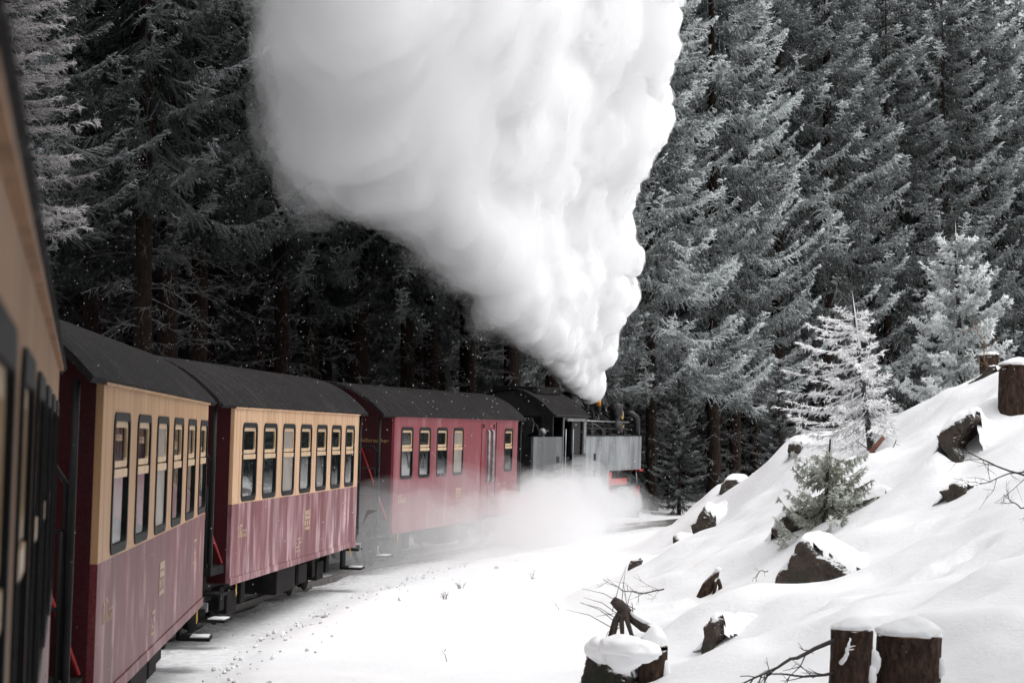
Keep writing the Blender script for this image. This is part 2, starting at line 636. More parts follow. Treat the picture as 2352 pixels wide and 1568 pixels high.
def ground_h(x, y):
    x, y = np.asarray(x, float), np.asarray(y, float)
    shp = x.shape
    x, y = x.ravel(), y.ravel()
    d = dtrack(x, y)
    h = np.zeros(len(x))
    for i in range(0, len(x), 20000):
        s = slice(i, i + 20000)
        D = _k(np.hypot(x[s, None] - cp[None, :, 0], y[s, None] - cp[None, :, 1]))
        h[s] = D @ _W[:-1] + _W[-1]
    far = sstep(60, 110, np.hypot(x - 5, y - 35))
    h = np.clip(h, -.1, 7) * (1 - far) + far * 1.0
    # soft lumps of the snow cover on the bank
    nb = vnoise(x, y, .55, 1) * .30 + vnoise(x, y, 1.3, 2) * .12 + vnoise(x, y, 3.1, 3) * .07
    w = sstep(2.2, 4.5, d) * sstep(-.05, .5, h)
    for q in QUIET:
        w = w * (1 - .95 * np.exp(-((x - q[0]) ** 2 + (y - q[1]) ** 2) / .7))
    h = h + nb * w
    w_in = sstep(2.0, 3.4, d)
    flat = -.10 + vnoise(x, y, .5, 4) * .07 + vnoise(x, y, 2.3, 5) * .03 + vnoise(x, y, 7., 6) * .02 * sstep(3, 1.5, np.abs(d))
    flat = flat + .10 * sstep(1.7, 2.4, d)                       # ledge where the cleared strip ends
    h_in = np.maximum(flat, flat * (1 - w_in) + (h + .02) * w_in)
    out = flat + .06 * np.clip(-d - 3, 0, 60) + vnoise(x, y, .35, 7) * .5 * sstep(3, 6, -d)
    h = np.where(d > 0, h_in, out)
    for mx, my, mr, mh in MOUNDS:
        q = np.hypot(x - mx, y - my) / mr
        h = h + mh * np.exp(-q * q * 2.2)
    return h.reshape(shp)


def gz(x, y):
    return float(ground_h(np.array([x]), np.array([y]))[0])


def on_ground(px, py, d0=15.0, d1=75.0):
    """first point of the ground that the lens sees at (px, py)"""
    ds = np.arange(d0, d1, .1)
    ps = np.array([at(px, py, d) for d in ds])
    g = ground_h(ps[:, 0], ps[:, 1])
    hit = np.nonzero(ps[:, 2] <= g)[0]
    i = hit[0] if len(hit) else len(ds) - 1
    return Vector((ps[i, 0], ps[i, 1], g[i]))


# ---------------------------------------------------------------- train
ROLL = .030
CREAM_Z, EAVE, SILL, HALF = 1.70, 2.95, .70, 1.25


def placed(p_near, p_far, extra=0.0):
    """root of a vehicle whose right wall runs from one seen corner to the other"""
    a, b = at(p_near[0], 1000, p_near[1]), at(p_far[0], 1000, p_far[1])
    t = Vector((b.x - a.x, b.y - a.y, 0))
    L = t.length
    t.normalize()
    r = Vector((t.y, -t.x, 0))
    m = (a + b) / 2 - r * (HALF + CAM_Z * math.sin(ROLL))
    return Vector((m.x, m.y, HALF * math.sin(ROLL) + extra)), (0, ROLL, math.atan2(t.y, t.x) - math.pi / 2), L


def roof_profile(hw, z0, rise, n=18, drop=.0, p=2.3):
    return [(hw * (1 - 2 * k / n), z0 + rise * (1 - abs(1 - 2 * k / n) ** p)) for k in range(n + 1)]


def window_meshes(w, h=1.02):
    key = round(w, 3)
    if key in window_meshes.c:
        return window_meshes.c[key]
    o, i = rrect(w, h, .11), rrect(w - .13, h - .13, .07)
    fr = MB().ring(o, i, -.05, .010).mesh('window_frame', M['rubber'])
    t, zt = .045, h / 2 - .065
    zm = h / 2 - .40
    s = MB()
    wi = w - .13
    s.ring(rrect(wi, zt - zm, .05, 0, (zt + zm) / 2), rrect(wi - 2 * t, zt - zm - 2 * t, .03, 0, (zt + zm) / 2), -.042, -.006)
    s.box(-.042, .0, -wi / 2, wi / 2, zm - .075, zm - .012)
    sash = s.mesh('sash', M['sash'])
    up = MB().box(-.026, -.018, -wi / 2, wi / 2, zm, zt).mesh('upper_pane', M['glass'])
    lo = MB().box(-.021, -.012, -wi / 2, wi / 2, -h / 2 + .06, zm - .02).mesh('lower_pane', M['glass'])
    upf, lof = up.copy(), lo.copy()
    for q in (upf, lof):
        q.materials.clear()
        q.materials.append(M['frosted'])
    window_meshes.c[key] = (fr, sash, up, lo, upf, lof)
    return window_meshes.c[key]


window_meshes.c = {}


def add_window(root, y, w, frosted=False, zc=2.23):
    fr, sash, up, lo, upf, lof = window_meshes(w)
    o = link('window', fr, root, (HALF, y, zc))
    link('sash', sash, o)
    link('upper_pane', upf if frosted else up, o)
    link('lower_pane', lof if frosted else lo, o)
    return o


def wheelset(root, y, r=.42):
    for s in (-1, 1):
        MB().lathe([(.08, -.07), (r * .35, -.06), (r * .8, -.05), (r, -.06), (r, .02), (r * 1.08, .03), (r * 1.08, .06), (.1, .06)],
                   (s * .52, y, r), 'X', 20).build('wheel', M['soot'], root)


def bogie(root, y0):
    b = MB()
    for s in (-1, 1):
        b.box(s * .78 - .06, s * .78 + .06, y0 - 1.15, y0 + 1.15, .42, .62)
        for q in (-.7, .7):
            b.box(s * .86 - .09, s * .86 + .09, y0 + q - .14, y0 + q + .14, .28, .60)
        b.box(s * .86 - .10, s * .86 + .08, y0 - .32, y0 + .32, .20, .50)
    b.box(-.8, .8, y0 - .16, y0 + .16, .40, .66)
    o = b.build('bogie', M['soot'], root, .012)
    for q in (-.7, .7):
        for s in (-1, 1):
            MB().lathe([(.07, -.05), (.32, -.04), (.40, -.05), (.40, .02), (.44, .03), (.44, .06), (.09, .06)],
                       (s * .52, y0 + q, .41), 'X', 20).build('wheel', M['soot'], o)
    return o


def carriage(near, far, wins, w_win, label, van=False, frosted=(), emblem_y=0.0, name='railway_carriage', ends=(1, 1), low_mat='red', up_mat='cream'):
    loc, rot, L = placed(near, far)
    root = empty(name, loc, rot, label, 'carriage' if not van else 'luggage van', 'carriages of the steam train')
    a, b = -L / 2, L / 2
    up, low = (M['red_van'],) * 2 if van else (M[up_mat], M[low_mat])
    x0, x1 = HALF - .05, HALF
    # upper side with the openings of the windows
    g = MB()
    zl, zh = 2.23 - .48, 2.23 + .48
    g.box(x0, x1, a, b, zh, EAVE)
    g.box(x0, x1, a, b, CREAM_Z, zl)
    edges = [a]
    for y in sorted(wins):
        edges += [y - w_win / 2 + .035, y + w_win / 2 - .035]
    edges.append(b)
    for k in range(0, len(edges), 2):
        g.box(x0, x1, edges[k], edges[k + 1], zl, zh)
    g.build('window_band', up, root)
    MB().box(x0, x1 + .002, a, b, SILL, CREAM_Z).build('lower_panel', low, root)
    MB().box(x1 + .002, x1 + .016, a, b, SILL - .02, SILL + .07).build('sole_bar', low, root)
    MB().box(x1, x1 + .022, a - .01, b + .01, EAVE - .035, EAVE).build('gutter_strip', M['red_van'] if van else M[up_mat], root)
    MB().box(-HALF, -x0, a, b, SILL, EAVE).build('side_wall', low, root)
    MB().box(-x0, x0, a + .1, b - .1, .86, .95).build('floor', M['soot'], root)
    arch = [(HALF - .05, SILL)] + roof_profile(HALF - .05, EAVE, .52) + [(-HALF + .05, SILL)]
    for y, s in ((a, 1), (b, -1)):
        e = MB().prism(arch, min(y, y + .05 * s), max(y, y + .05 * s)).build('end_wall', M['maroon'], root)
        d = MB().box(-.40, .40, y - .03 * s, y, .98, 2.85)
        d.build('end_door', M['maroon'], e)
        MB().box(-.26, .26, y - .036 * s, y - .030 * s, 1.9, 2.7).build('pane', M['glass'], e)
    # curved roof with its welt seams
    ya, yb = a - .88, b + .88
    r = MB()
    po = roof_profile(HALF + .035, EAVE + .0, .62, 20)
    pi_ = roof_profile(HALF + .005, EAVE - .035, .60, 20)
    r.prism(po + list(reversed(pi_)), ya, yb)
    o = r.build('roof', M['roof'], root)
    for p in o.data.polygons:
        p.use_smooth = False
    for y, on, s in ((a, ends[0], -1), (b, ends[1], 1)):
        pl = MB().box(-1.18, 1.18, min(y, y + s * .82), max(y, y + s * .82), .84, .94).build('platform', M['soot'], root)
        q = y + s * .78
        for sg in (-1, 1):
            rl = MB()
            for x in (.5, 1.1):
                rl.cyl((sg * x, q, .94), (sg * x, q, 1.95), .018, 6)
            for z in (1.45, 1.95):
                rl.tube([(sg * .5, q, z), (sg * 1.1, q, z)], .016, 6)
            rl.build('railing', M['black'], root)
            MB().cyl((sg * 1.16, q, .94), (sg * 1.16, q, 2.93), .028, 6).build('corner_post', M['black'], root)
        MB().tube([(1.12, q - s * .02, 1.0), (1.12, q - s * .02, 2.25), (1.05, q - s * .02, 2.36), (.82, q - s * .02, 2.36), (.75, q - s * .02, 2.28),
                   (.75, q - s * .02, 1.0)], .02, 8).build('handrail', M['black'], root)
        MB().tube([(.62, y + s * .07, 2.32), (1.16, y + s * .07, .96)], .016, 6).build('gate_rod', M['redframe'], root)
        for z, x in ((.58, 1.28), (.26, 1.34)):
            st = MB().box(.98, x, y + s * .40 - .26, y + s * .40 + .26, z, z + .035).build('step', M['soot'], root)
            if z < .4:
                MB().box(1.12, x - .02, y + s * .40 - .22, y + s * .40 + .16, z + .036, z + .05).build('snow_cover', M['snow'], st)
        MB().box(.96, 1.0, y + s * .40 - .2, y + s * .40 + .2, .26, .84).build('step_hanger', M['soot'], root)
        c = MB()
        c.box(-.12, .12, min(y + s * .8, y + s * 1.45), max(y + s * .8, y + s * 1.45), .68, .86)
        c.lathe([(.05, 0), (.20, .03), (.20, .09), (.05, .12)], (0, y + s * 1.45 - .06, .77), 'Y', 16)
        c.build('coupler', M['soot'], root)
        MB().tube([(.45, y + s * .8, .80), (.48, y + s * 1.1, .52), (.45, y + s * 1.55, .55)], .035, 8).build('brake_hose', M['rubber'], root)
        for x in (-.33, .33):
            pass
        bel = MB().box(-.42, .42, min(y + s * .80, y + s * 1.5), max(y + s * .80, y + s * 1.5), .945, .965)
        bel.build('gangway_plate', M['soot'], root)
    u = MB()
    for x in (-.9, .9):
        u.box(x - .05, x + .05, a - .1, b + .1, .62, .78)
    u.build('underframe', M['soot'], root)
    MB().box(.55, 1.12, -1.3, .2, .28, .66).build('battery_box', M['soot'], root, .015)
    MB().box(.60, 1.10, .6, 1.4, .30, .62).build('brake_cylinder', M['soot'], root, .03)
    for y in (a + 1.75, b - 1.75):
        bogie(root, y)
    for k, y in enumerate(sorted(wins)):
        add_window(root, y, w_win, k in frosted)
    # painted emblem and small lettering of the side
    em = MB().box(x1 + .002, x1 + .007, emblem_y - .24, emblem_y + .24, 1.16, 1.45).build('emblem', M['letter'], root)
    mk = MB()
    for y0, y1, z0, z1 in ((-.20, -.05, 1.20, 1.225), (.02, .17, 1.20, 1.225), (-.21, .21, 1.30, 1.315), (-.10, -.06, 1.225, 1.30),
                           (.08, .12, 1.225, 1.30), (-.16, .16, 1.37, 1.385)):
        mk.box(x1 + .007, x1 + .009, emblem_y + y0, emblem_y + y1, z0, z1)
    tag(mk.build('emblem_mark', low, em), kind='stuff')
    lt = MB()
    y = a + .42
    for ww, hh, gap in ((.10, .15, .05), (.12, .17, .04), (.05, .09, .02), (.06, .09, .02), (.05, .09, .02), (.07, .09, 0)):
        lt.box(x1 + .002, x1 + .006, y, y + ww * .35, 1.26, 1.26 + hh)
        lt.box(x1 + .002, x1 + .006, y + ww * .35, y + ww, 1.26 + hh * .8, 1.26 + hh)
        lt.box(x1 + .002, x1 + .006, y + ww * .6, y + ww, 1.26, 1.26 + hh * .45)
        y += ww + gap
    tag(lt.build('side_lettering', M['letter'], root), kind='stuff')
    lt = MB()
    for r_ in range(4):
        y = emblem_y - .9
        for c in range(4):
            ww = .05 + .05 * ((r_ * 3 + c) % 3)
            if (r_ + c) % 4 != 3:
                lt.box(x1 + .002, x1 + .005, y, y + ww, .86 + r_ * .06, .885 + r_ * .06)
            y += ww + .03
    tag(lt.build('data_lettering', M['letter'], root), kind='stuff')
    fm = MB()
    y = b - 1.6
    for z in (1.45, 1.22):
        fm.box(x1 + .002, x1 + .005, y, y + .42, z, z + .022)
    fm.box(x1 + .002, x1 + .005, y + .38, y + .40, 1.22, 1.45)
    fm.box(x1 + .002, x1 + .005, y + .05, y + .30, 1.32, 1.345)
    tag(fm.build('weight_table', M['letter'], root), kind='stuff')
    for y in (a + .55, b - .45):
        MB().tube([(x1 - .02, y, SILL - .01), (x1 - .02, y, SILL - .12), (x1 - .02, y + .03, SILL - .16), (x1 - .02, y, SILL - .20),
                   (x1 - .02, y - .03, SILL - .16), (x1 - .02, y, SILL - .12)], .011, 6).build('lifting_ring', M['brass'], root)
    MB().box(x1 - .03, x1 + .05, b + .25, b + .33, SILL - .12, SILL - .02).build('end_lamp_bracket', M['steel'], root)
    return root, L


def evenly(L, first, pitch, n):
    return [-L / 2 + first + pitch * k for k in range(n)]


# the carriage the picture is taken from: its far corner stands 3.4 m before the next one
L0 = 10.5
_t = R_(10.45)
far0 = at(131, 1000, 12.5)
near0 = Vector((far0.x + math.sin(_t) * L0, far0.y - math.cos(_t) * L0, 0))


def carriage_from(near, far, *a, **k):
    global placed
    old = placed

    def fixed(_n, _f, extra=0):
        t = Vector((far.x - near.x, far.y - near.y, 0))
        L = t.length
        t.normalize()
        r = Vector((t.y, -t.x, 0))
        m = (Vector(near) + Vector(far)) / 2
        m = Vector((m.x, m.y, 0)) - r * (HALF + CAM_Z * math.sin(ROLL))
        return Vector((m.x, m.y, HALF * math.sin(ROLL))), (0, ROLL, math.atan2(t.y, t.x) - math.pi / 2), L
    placed = fixed
    try:
        return carriage(None, None, *a, **k)
    finally:
        placed = old


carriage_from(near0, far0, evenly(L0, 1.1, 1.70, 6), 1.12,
              'blurred cream and red carriage close at the frame edge, nearest of the train', frosted=(), up_mat='shaded_cream')
L1 = placed((235, 15.97), (477, 26.4))[2]
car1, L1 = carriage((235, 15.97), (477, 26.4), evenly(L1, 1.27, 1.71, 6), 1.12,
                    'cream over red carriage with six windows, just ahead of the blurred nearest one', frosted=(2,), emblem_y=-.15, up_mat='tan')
L2 = placed((538, 29.8), (824, 40.5))[2]
car2, L2 = carriage((538, 29.8), (824, 40.5), evenly(L2, 1.04, 1.45, 7), 1.0,
                    'cream over frost-streaked red carriage with seven windows, behind the red luggage van', frosted=(2,), emblem_y=.35, low_mat='red_frosty')
L3 = placed((906, 45.3), (1189, 56.8))[2]
car3, L3 = carriage((906, 45.3), (1189, 56.8), [-L3 / 2 + v for v in (1.0, 2.45, 3.95, 5.45, 10.7)], .95,
                    'all red luggage van with four windows and double doors, coupled behind the locomotive', van=True, frosted=(3,), emblem_y=-.3, name='luggage_van')
# sliding doors of the van with their long grab bars
for k, y in enumerate((8.05, 8.75)):
    d = MB().box(HALF + .002, HALF + .022, -L3 / 2 + y - .335, -L3 / 2 + y + .335, .80, 2.86).build('van_door', M['red_van'], car3, .006)
    yy = -L3 / 2 + y + (.14 if k == 0 else -.10)
    MB().tube([(HALF + .02, yy, 1.52), (HALF + .075, yy, 1.55), (HALF + .075, yy, 2.66), (HALF + .02, yy, 2.69)], .035, 8).build('grab_bar', M['steel'], d)
    for z in (.98, 2.74):
        MB().box(HALF + .022, HALF + .04, -L3 / 2 + y - .26 + .4 * k, -L3 / 2 + y - .18 + .4 * k, z, z + .09).build('hinge', M['black'], d)
MB().box(HALF + .002, HALF + .014, -L3 / 2 + 9.25, -L3 / 2 + 9.30, .80, 2.88).build('door_post', M['maroon'], car3)
MB().box(HALF, HALF + .06, -L3 / 2 + 7.6, -L3 / 2 + 9.2, .72, .78).build('door_rail', M['black'], car3)
tx = bpy.data.curves.new('end_lettering', 'FONT')
tx.body = 'Nichtraucher'
tx.size = .115
tx.extrude = .002
txo = bpy.data.objects.new('end_lettering', tx)
COL.objects.link(txo)
bpy.context.view_layer.update()
tme = bpy.data.meshes.new_from_object(txo.evaluated_get(bpy.context.evaluated_depsgraph_get()))
bpy.data.objects.remove(txo)
tme.materials.clear()
tme.materials.append(M['gold'])
tag(link('end_lettering', tme, car3, (.52, -L3 / 2 - .004, 2.43), (math.pi / 2, 0, 0)), kind='stuff')
MB().box(.60, .70, -L3 / 2 - .80, -L3 / 2 - .79, 1.62, 1.86).build('reflector', M['yellow'], car3)

# ---------------------------------------------------------------- locomotive
lloc, lrot, LL = placed((1226, 60.0), (1474, 71.0))
loco = empty('steam_locomotive', lloc, lrot, 'black tank steam locomotive with grey frosted side tanks and red frame, at the train head', 'locomotive')
a, b = -LL / 2, LL / 2
TT = 2.56


def lp(name, mb, mat, bevel=0, parent=None):
    return mb.build(name, M[mat], parent or loco, bevel)


lp('running_plate', MB().box(-1.22, 1.22, a, b, 1.06, 1.12), 'soot')
for s, nm in ((1, 'side_tank'), (-1, 'side_tank')):
    x0, x1 = (.80, HALF) if s > 0 else (-HALF, -.80)
    poly = [(a + 5.1, .74), (a + 7.72, .74), (a + 7.72, 1.56), (b, 1.56), (b, TT), (a + 5.1, TT)]
    t = lp(nm, MB().prism(poly, x0, x1, 'X'), 'tank', .012)
    if s > 0:
        for z in (1.62, 2.06 - .9):
            lp('tank_foothold', MB().box(x1 - .01, x1 + .004, a + 5.95, a + 6.2, z + .25, z + .45), 'black', 0, t)
        lp('tank_rim', MB().box(x1 - .05, x1 + .012, a + 5.1, b + .01, TT, TT + .025), 'black', 0, t)
    poly = [(a, .74), (a + 2.7, .74), (a + 2.7, TT - .02), (a, TT - .02)]
    t = lp('coal_bunker', MB().prism(poly, x1 - .06 if s > 0 else x0, x1 if s > 0 else x0 + .06, 'X'), 'bunker', 0)
    if s > 0:
        for z in (1.85, 1.02):
            lp('bunker_foothold', MB().box(x1 - .01, x1 + .004, a + 2.15, a + 2.45, z, z + .17), 'black', 0, t)
# rear of the bunker, with the scooped coal guard on top
lp('bunker_rear', MB().box(-HALF + .06, HALF - .06, a, a + .05, .74, TT - .02), 'black')
guard = [(HALF - .16 * 0, TT), (HALF - .10, TT + .02), (HALF - .45, TT + .03), (HALF - .8, TT + .12), (HALF - 1.0, TT + .30), (HALF - 1.05, TT + .48),
         (-HALF + 1.05, TT + .48), (-HALF + 1.0, TT + .30), (-HALF + .8, TT + .12), (-HALF + .45, TT + .03), (-HALF, TT)]
guard = [(x, z) for x, z in guard]
lp('coal_guard', MB().prism([(.98, TT), (1.12, TT + .10), (1.16, TT + .34), (1.1, TT + .46), (-1.1, TT + .46), (-1.16, TT + .34), (-1.12, TT + .10), (-.98, TT)], a + .3, a + .34),
   'loco_black')
coal = MB()
rr = random.Random(3)
for k in range(70):
    c = Vector((rr.uniform(-.9, .9), a + rr.uniform(.45, 1.8), TT + rr.uniform(-.1, .30)))
    s = rr.uniform(.08, .2)
    pts = [c + Vector((rr.uniform(-1, 1), rr.uniform(-1, 1), rr.uniform(-1, 1))) * s for _ in range(7)]
    bm = bmesh.new()
    for p in pts:
        bm.verts.new(p)
    bmesh.ops.convex_hull(bm, input=bm.verts)
    bm.verts.index_update()
    live = [v for v in bm.verts if v.link_faces]
    ix = {v: i for i, v in enumerate(live)}
    coal.add([v.co[:] for v in live], [[ix[v] for v in f.verts] for f in bm.faces])
    bm.free()
tag(lp('coal', coal, 'coal'), kind='stuff')
# cab
cab0, cab1 = a + 2.0, a + 5.1
CE = 3.10
arch = [(1.18, 1.12)] + roof_profile(1.18, CE, .62) + [(-1.18, 1.12)]
cb = lp('cab_rear_wall', MB().prism(arch, cab0, cab0 + .05), 'loco_black')
for s in (-1, 1):
    lp('rear_window', MB().ring([(s * .62 + x, z) for x, z in rrect(.62, .44, .1, 0, 2.86)], [(s * .62 + x, z) for x, z in rrect(.52, .34, .06, 0, 2.86)],
                                cab0 - .03, cab0, 'Y'), 'black', 0, cb)
    lp('pane', MB().box(s * .62 - .27, s * .62 + .27, cab0 - .02, cab0 - .01, 2.67, 3.05), 'glass', 0, cb)
lp('cab_front_wall', MB().prism(arch, cab1 - .05, cab1), 'loco_black')
for s in (1, -1):
    X = lambda u, v: (min(s * u, s * v), max(s * u, s * v))
    side = MB()
    side.box(*X(HALF - .04, HALF), a + 2.70, a + 2.84, .74, CE)           # rear pillar
    side.box(*X(HALF - .04, HALF), a + 3.72, cab1, .74, 2.06)            # side sheet
    side.box(*X(HALF - .04, HALF), a + 4.74, cab1, 2.06, CE)             # front pillar
    side.box(*X(HALF - .04, HALF), a + 2.84, a + 4.74, CE - .12, CE)     # cantrail
    sd_ = lp('cab_side', side, 'loco_black')
    if s > 0:
        lp('cab_side_sheet', MB().box(HALF + .001, HALF + .012, a + 3.74, cab1 - .02, 1.0, 2.0), 'bunker', 0, sd_)
        lp('cab_pillar_cover', MB().box(HALF + .001, HALF + .014, a + 4.82, cab1 - .04, 2.08, 2.95), 'steel', 0, sd_)
        lp('door_pillar_trim', MB().box(HALF + .001, HALF + .012, a + 2.74, a + 2.80, .9, CE - .05), 'steel', 0, sd_)
    if s > 0:
        lp('window_curtain', MB().box(HALF - .12, HALF - .05, a + 3.80, a + 4.70, 2.02, 2.98), 'black', 0, sd_)
        lp('curtain_rail', MB().box(HALF - .02, HALF + .05, a + 3.0, a + 4.8, 2.96, 3.03), 'steel', 0, sd_)
        for y in (a + 2.92, a + 3.66):
            lp('cab_handrail', MB().cyl((HALF + .03, y, 1.2), (HALF + .03, y, 2.75), .018, 8), 'steel', 0, sd_)
        for z in (1.72, 1.60, 1.30, 1.02):
            lp('cab_step_slot', MB().box(HALF + .008, HALF + .018, a + 3.9, a + 4.75, z, z + (.07 if z > 1.5 else .11)), 'black', 0, sd_)
lp('cab_door', MB().box(HALF - .10, HALF - .06, a + 2.86, a + 3.70, 1.12, 2.0), 'black')
po = roof_profile(HALF + .06, CE, .70, 20, p=2.0)
pi_ = roof_profile(HALF + .03, CE - .04, .69, 20, p=2.0)
rf = lp('cab_roof', MB().prism(po + list(reversed(pi_)), cab0 - .25, cab1 + .15), 'roof')
lp('roof_vent', MB().box(-.62, .62, cab0 + .3, cab1 - .5, CE + .55, CE + .76), 'soot', .03, rf)
lp('cab_gutter', MB().box(HALF + .05, HALF + .085, cab0 - .25, cab1 + .15, CE - .02, CE + .03), 'black', 0, rf)
lp('cab_mirror_lamp', MB().lathe([(.03, 0), (.10, .02), (.11, .14), (.02, .18)], (HALF - .3, cab0 - .3, TT + .1), 'Y', 14), 'steel')
# boiler, smokebox, mountings
bz, br = 2.62, .78
bo = lp('boiler', MB().lathe([(.7, cab1), (br, cab1 + .01), (br, cab1 + 1.9), (br + .015, cab1 + 1.92), (br + .015, cab1 + 1.98), (br, cab1 + 2.0),
                              (br, b - 1.6), (.7, b - 1.59)], (0, 0, bz), 'Y', 36), 'loco_black')
sb = lp('smokebox', MB().lathe([(.7, b - 1.6), (br + .05, b - 1.59), (br + .05, b - .12), (br - .05, b - .05), (br - .12, b - .04)], (0, 0, bz), 'Y', 36), 'soot')
lp('smokebox_door', MB().lathe([(.58, b - .04), (.56, b + .0), (.3, b + .08), (.08, b + .11)], (0, 0, bz), 'Y', 30), 'soot', 0, sb)
lp('smokebox_saddle', MB().box(-.55, .55, b - 1.5, b - .2, 1.12, bz - .6), 'soot')
ch = lp('chimney', MB().lathe([(.34, 0), (.26, .14), (.25, .40), (.31, .47), (.31, .53), (.24, .53)], (0, b - 1.05, bz + br - .02), 'Z', 28), 'soot')
for y, r, h in ((b - 3.55, .34, .42), (b - 4.85, .30, .30), (b - 2.4, .22, .28)):
    lp('dome', MB().lathe([(r + .08, 0), (r, .10), (r, h * .75), (r * .85, h * .95), (r * .4, h * 1.06), (.03, h * 1.08)], (0, y, bz + br - .04), 'Z', 26), 'loco_black', 0, bo)
lp('safety_valve', MB().lathe([(.075, 0), (.075, .30), (.045, .32), (.045, .38)], (.34, b - 1.75, bz + br - .02), 'Z', 16), 'orange', 0, bo)
lp('valve_lid', MB().lathe([(.12, 0), (.12, .03), (.02, .06)], (-.05, b - 2.9, bz + br + .12), 'Z', 16), 'orange', 0, bo)
lp('turbo_generator', MB().lathe([(.10, -.22), (.20, -.2), (.22, 0), (.20, .2), (.08, .23)], (.62, b - .85, bz + br - .1), 'Y', 20), 'loco_black')
lp('generator_plate', MB().box(.80, .84, b - .95, b - .8, bz + .6, bz + .82), 'yellow')
lp('feed_pump', MB().lathe([(.08, 0), (.2, .03), (.2, .38), (.11, .42), (.11, .55), (.2, .58), (.2, .92), (.1, .97)], (.98, b - 2.1, TT), 'Z', 20), 'loco_black')
lp('handwheel', MB().lathe([(.08, 0), (.13, .005), (.13, .03), (.08, .035)], (.96, b - 1.35, bz + .55), 'X', 20), 'brass')
lp('works_plate', MB().box(.865, .89, b - .95, b - .75, bz + .1, bz + .26), 'brass')
pp = MB()
pp.tube([(.70, b - .35, bz + .58), (1.0, b - .3, bz + .60), (1.12, b - .22, bz + .50), (1.14, b - .2, bz + .3), (1.14, b - .2, TT - .1)], .10, 12)
lp('steam_pipe', pp, 'loco_black')
for z, r, x in ((bz + .36, .022, .99), (bz + .15, .03, 1.02), (bz - .0, .018, 1.05)):
    q = MB().tube([(x, cab1, z), (x, b - .6, z - .02)], r, 8)
    lp('boiler_handrail' if r < .025 else 'boiler_pipe', q, 'steel' if r == .022 else 'black')
rr = random.Random(11)
for k in range(9):
    y = cab1 + .5 + k * .55
    x1 = .55 + rr.uniform(-.1, .2)
    z1 = bz + math.sqrt(max(0, (br + .02) ** 2 - x1 * x1))
    q = MB().tube([(x1, y, z1 + .03), (.92, y + rr.uniform(-.1, .1), bz + .32), (1.02, y + rr.uniform(-.2, .2), bz + .05), (1.06, y, TT - .02)], .014 + .012 * (k % 3), 7)
    lp('small_pipe', q, 'soot' if k % 2 else 'loco_black')
for y in (cab1 + .35, cab1 + 1.3, cab1 + 2.7, b - 1.9):
    lp('tank_filler', MB().lathe([(.16, 0), (.16, .10), (.18, .11), (.18, .13), (.04, .16)], (1.02, y, TT), 'Z', 16), 'soot')
for y, w in ((cab1 + .9, .5), (cab1 + 2.1, .4)):
    lp('tool_box', MB().box(.86, 1.16, y, y + w, TT + .002, TT + .16), 'black', .015)
for k in range(16):
    y = cab1 + .25 + rr.uniform(0, 5.6)
    x = rr.uniform(.35, .95)
    z = bz + math.sqrt(max(.02, (br + .03) ** 2 - min(x, .78) ** 2))
    if k % 4 == 0:
        q = MB().box(x - .08, x + .08, y - .12, y + .12, z - .1, z + .12)
        nm = 'valve_box'
    elif k % 4 == 1:
        q = MB().lathe([(.03, 0), (.06, .02), (.06, .16), (.03, .18), (.03, .26)], (x, y, z - .05), 'Z', 12)
        nm = 'boiler_valve'
    else:
        y2 = y + rr.uniform(.5, 1.6)
        q = MB().tube([(x, y, z), (x + .05, (y + y2) / 2, z + .05), (x + .1, y2, z - .05), (x + .12, y2 + .05, TT)], rr.choice((.018, .03, .04)), 8)
        nm = 'steam_pipe_run'
    lp(nm, q, rr.choice(('soot', 'loco_black', 'black')))
for y in np.arange(a + 5.3, b - .1, .42):              # rivet rows of the tank
    for z in (TT - .06, 1.62):
        lp('rivet', MB().cyl((HALF + .001, y, z), (HALF + .010, y, z), .014, 6), 'bunker')
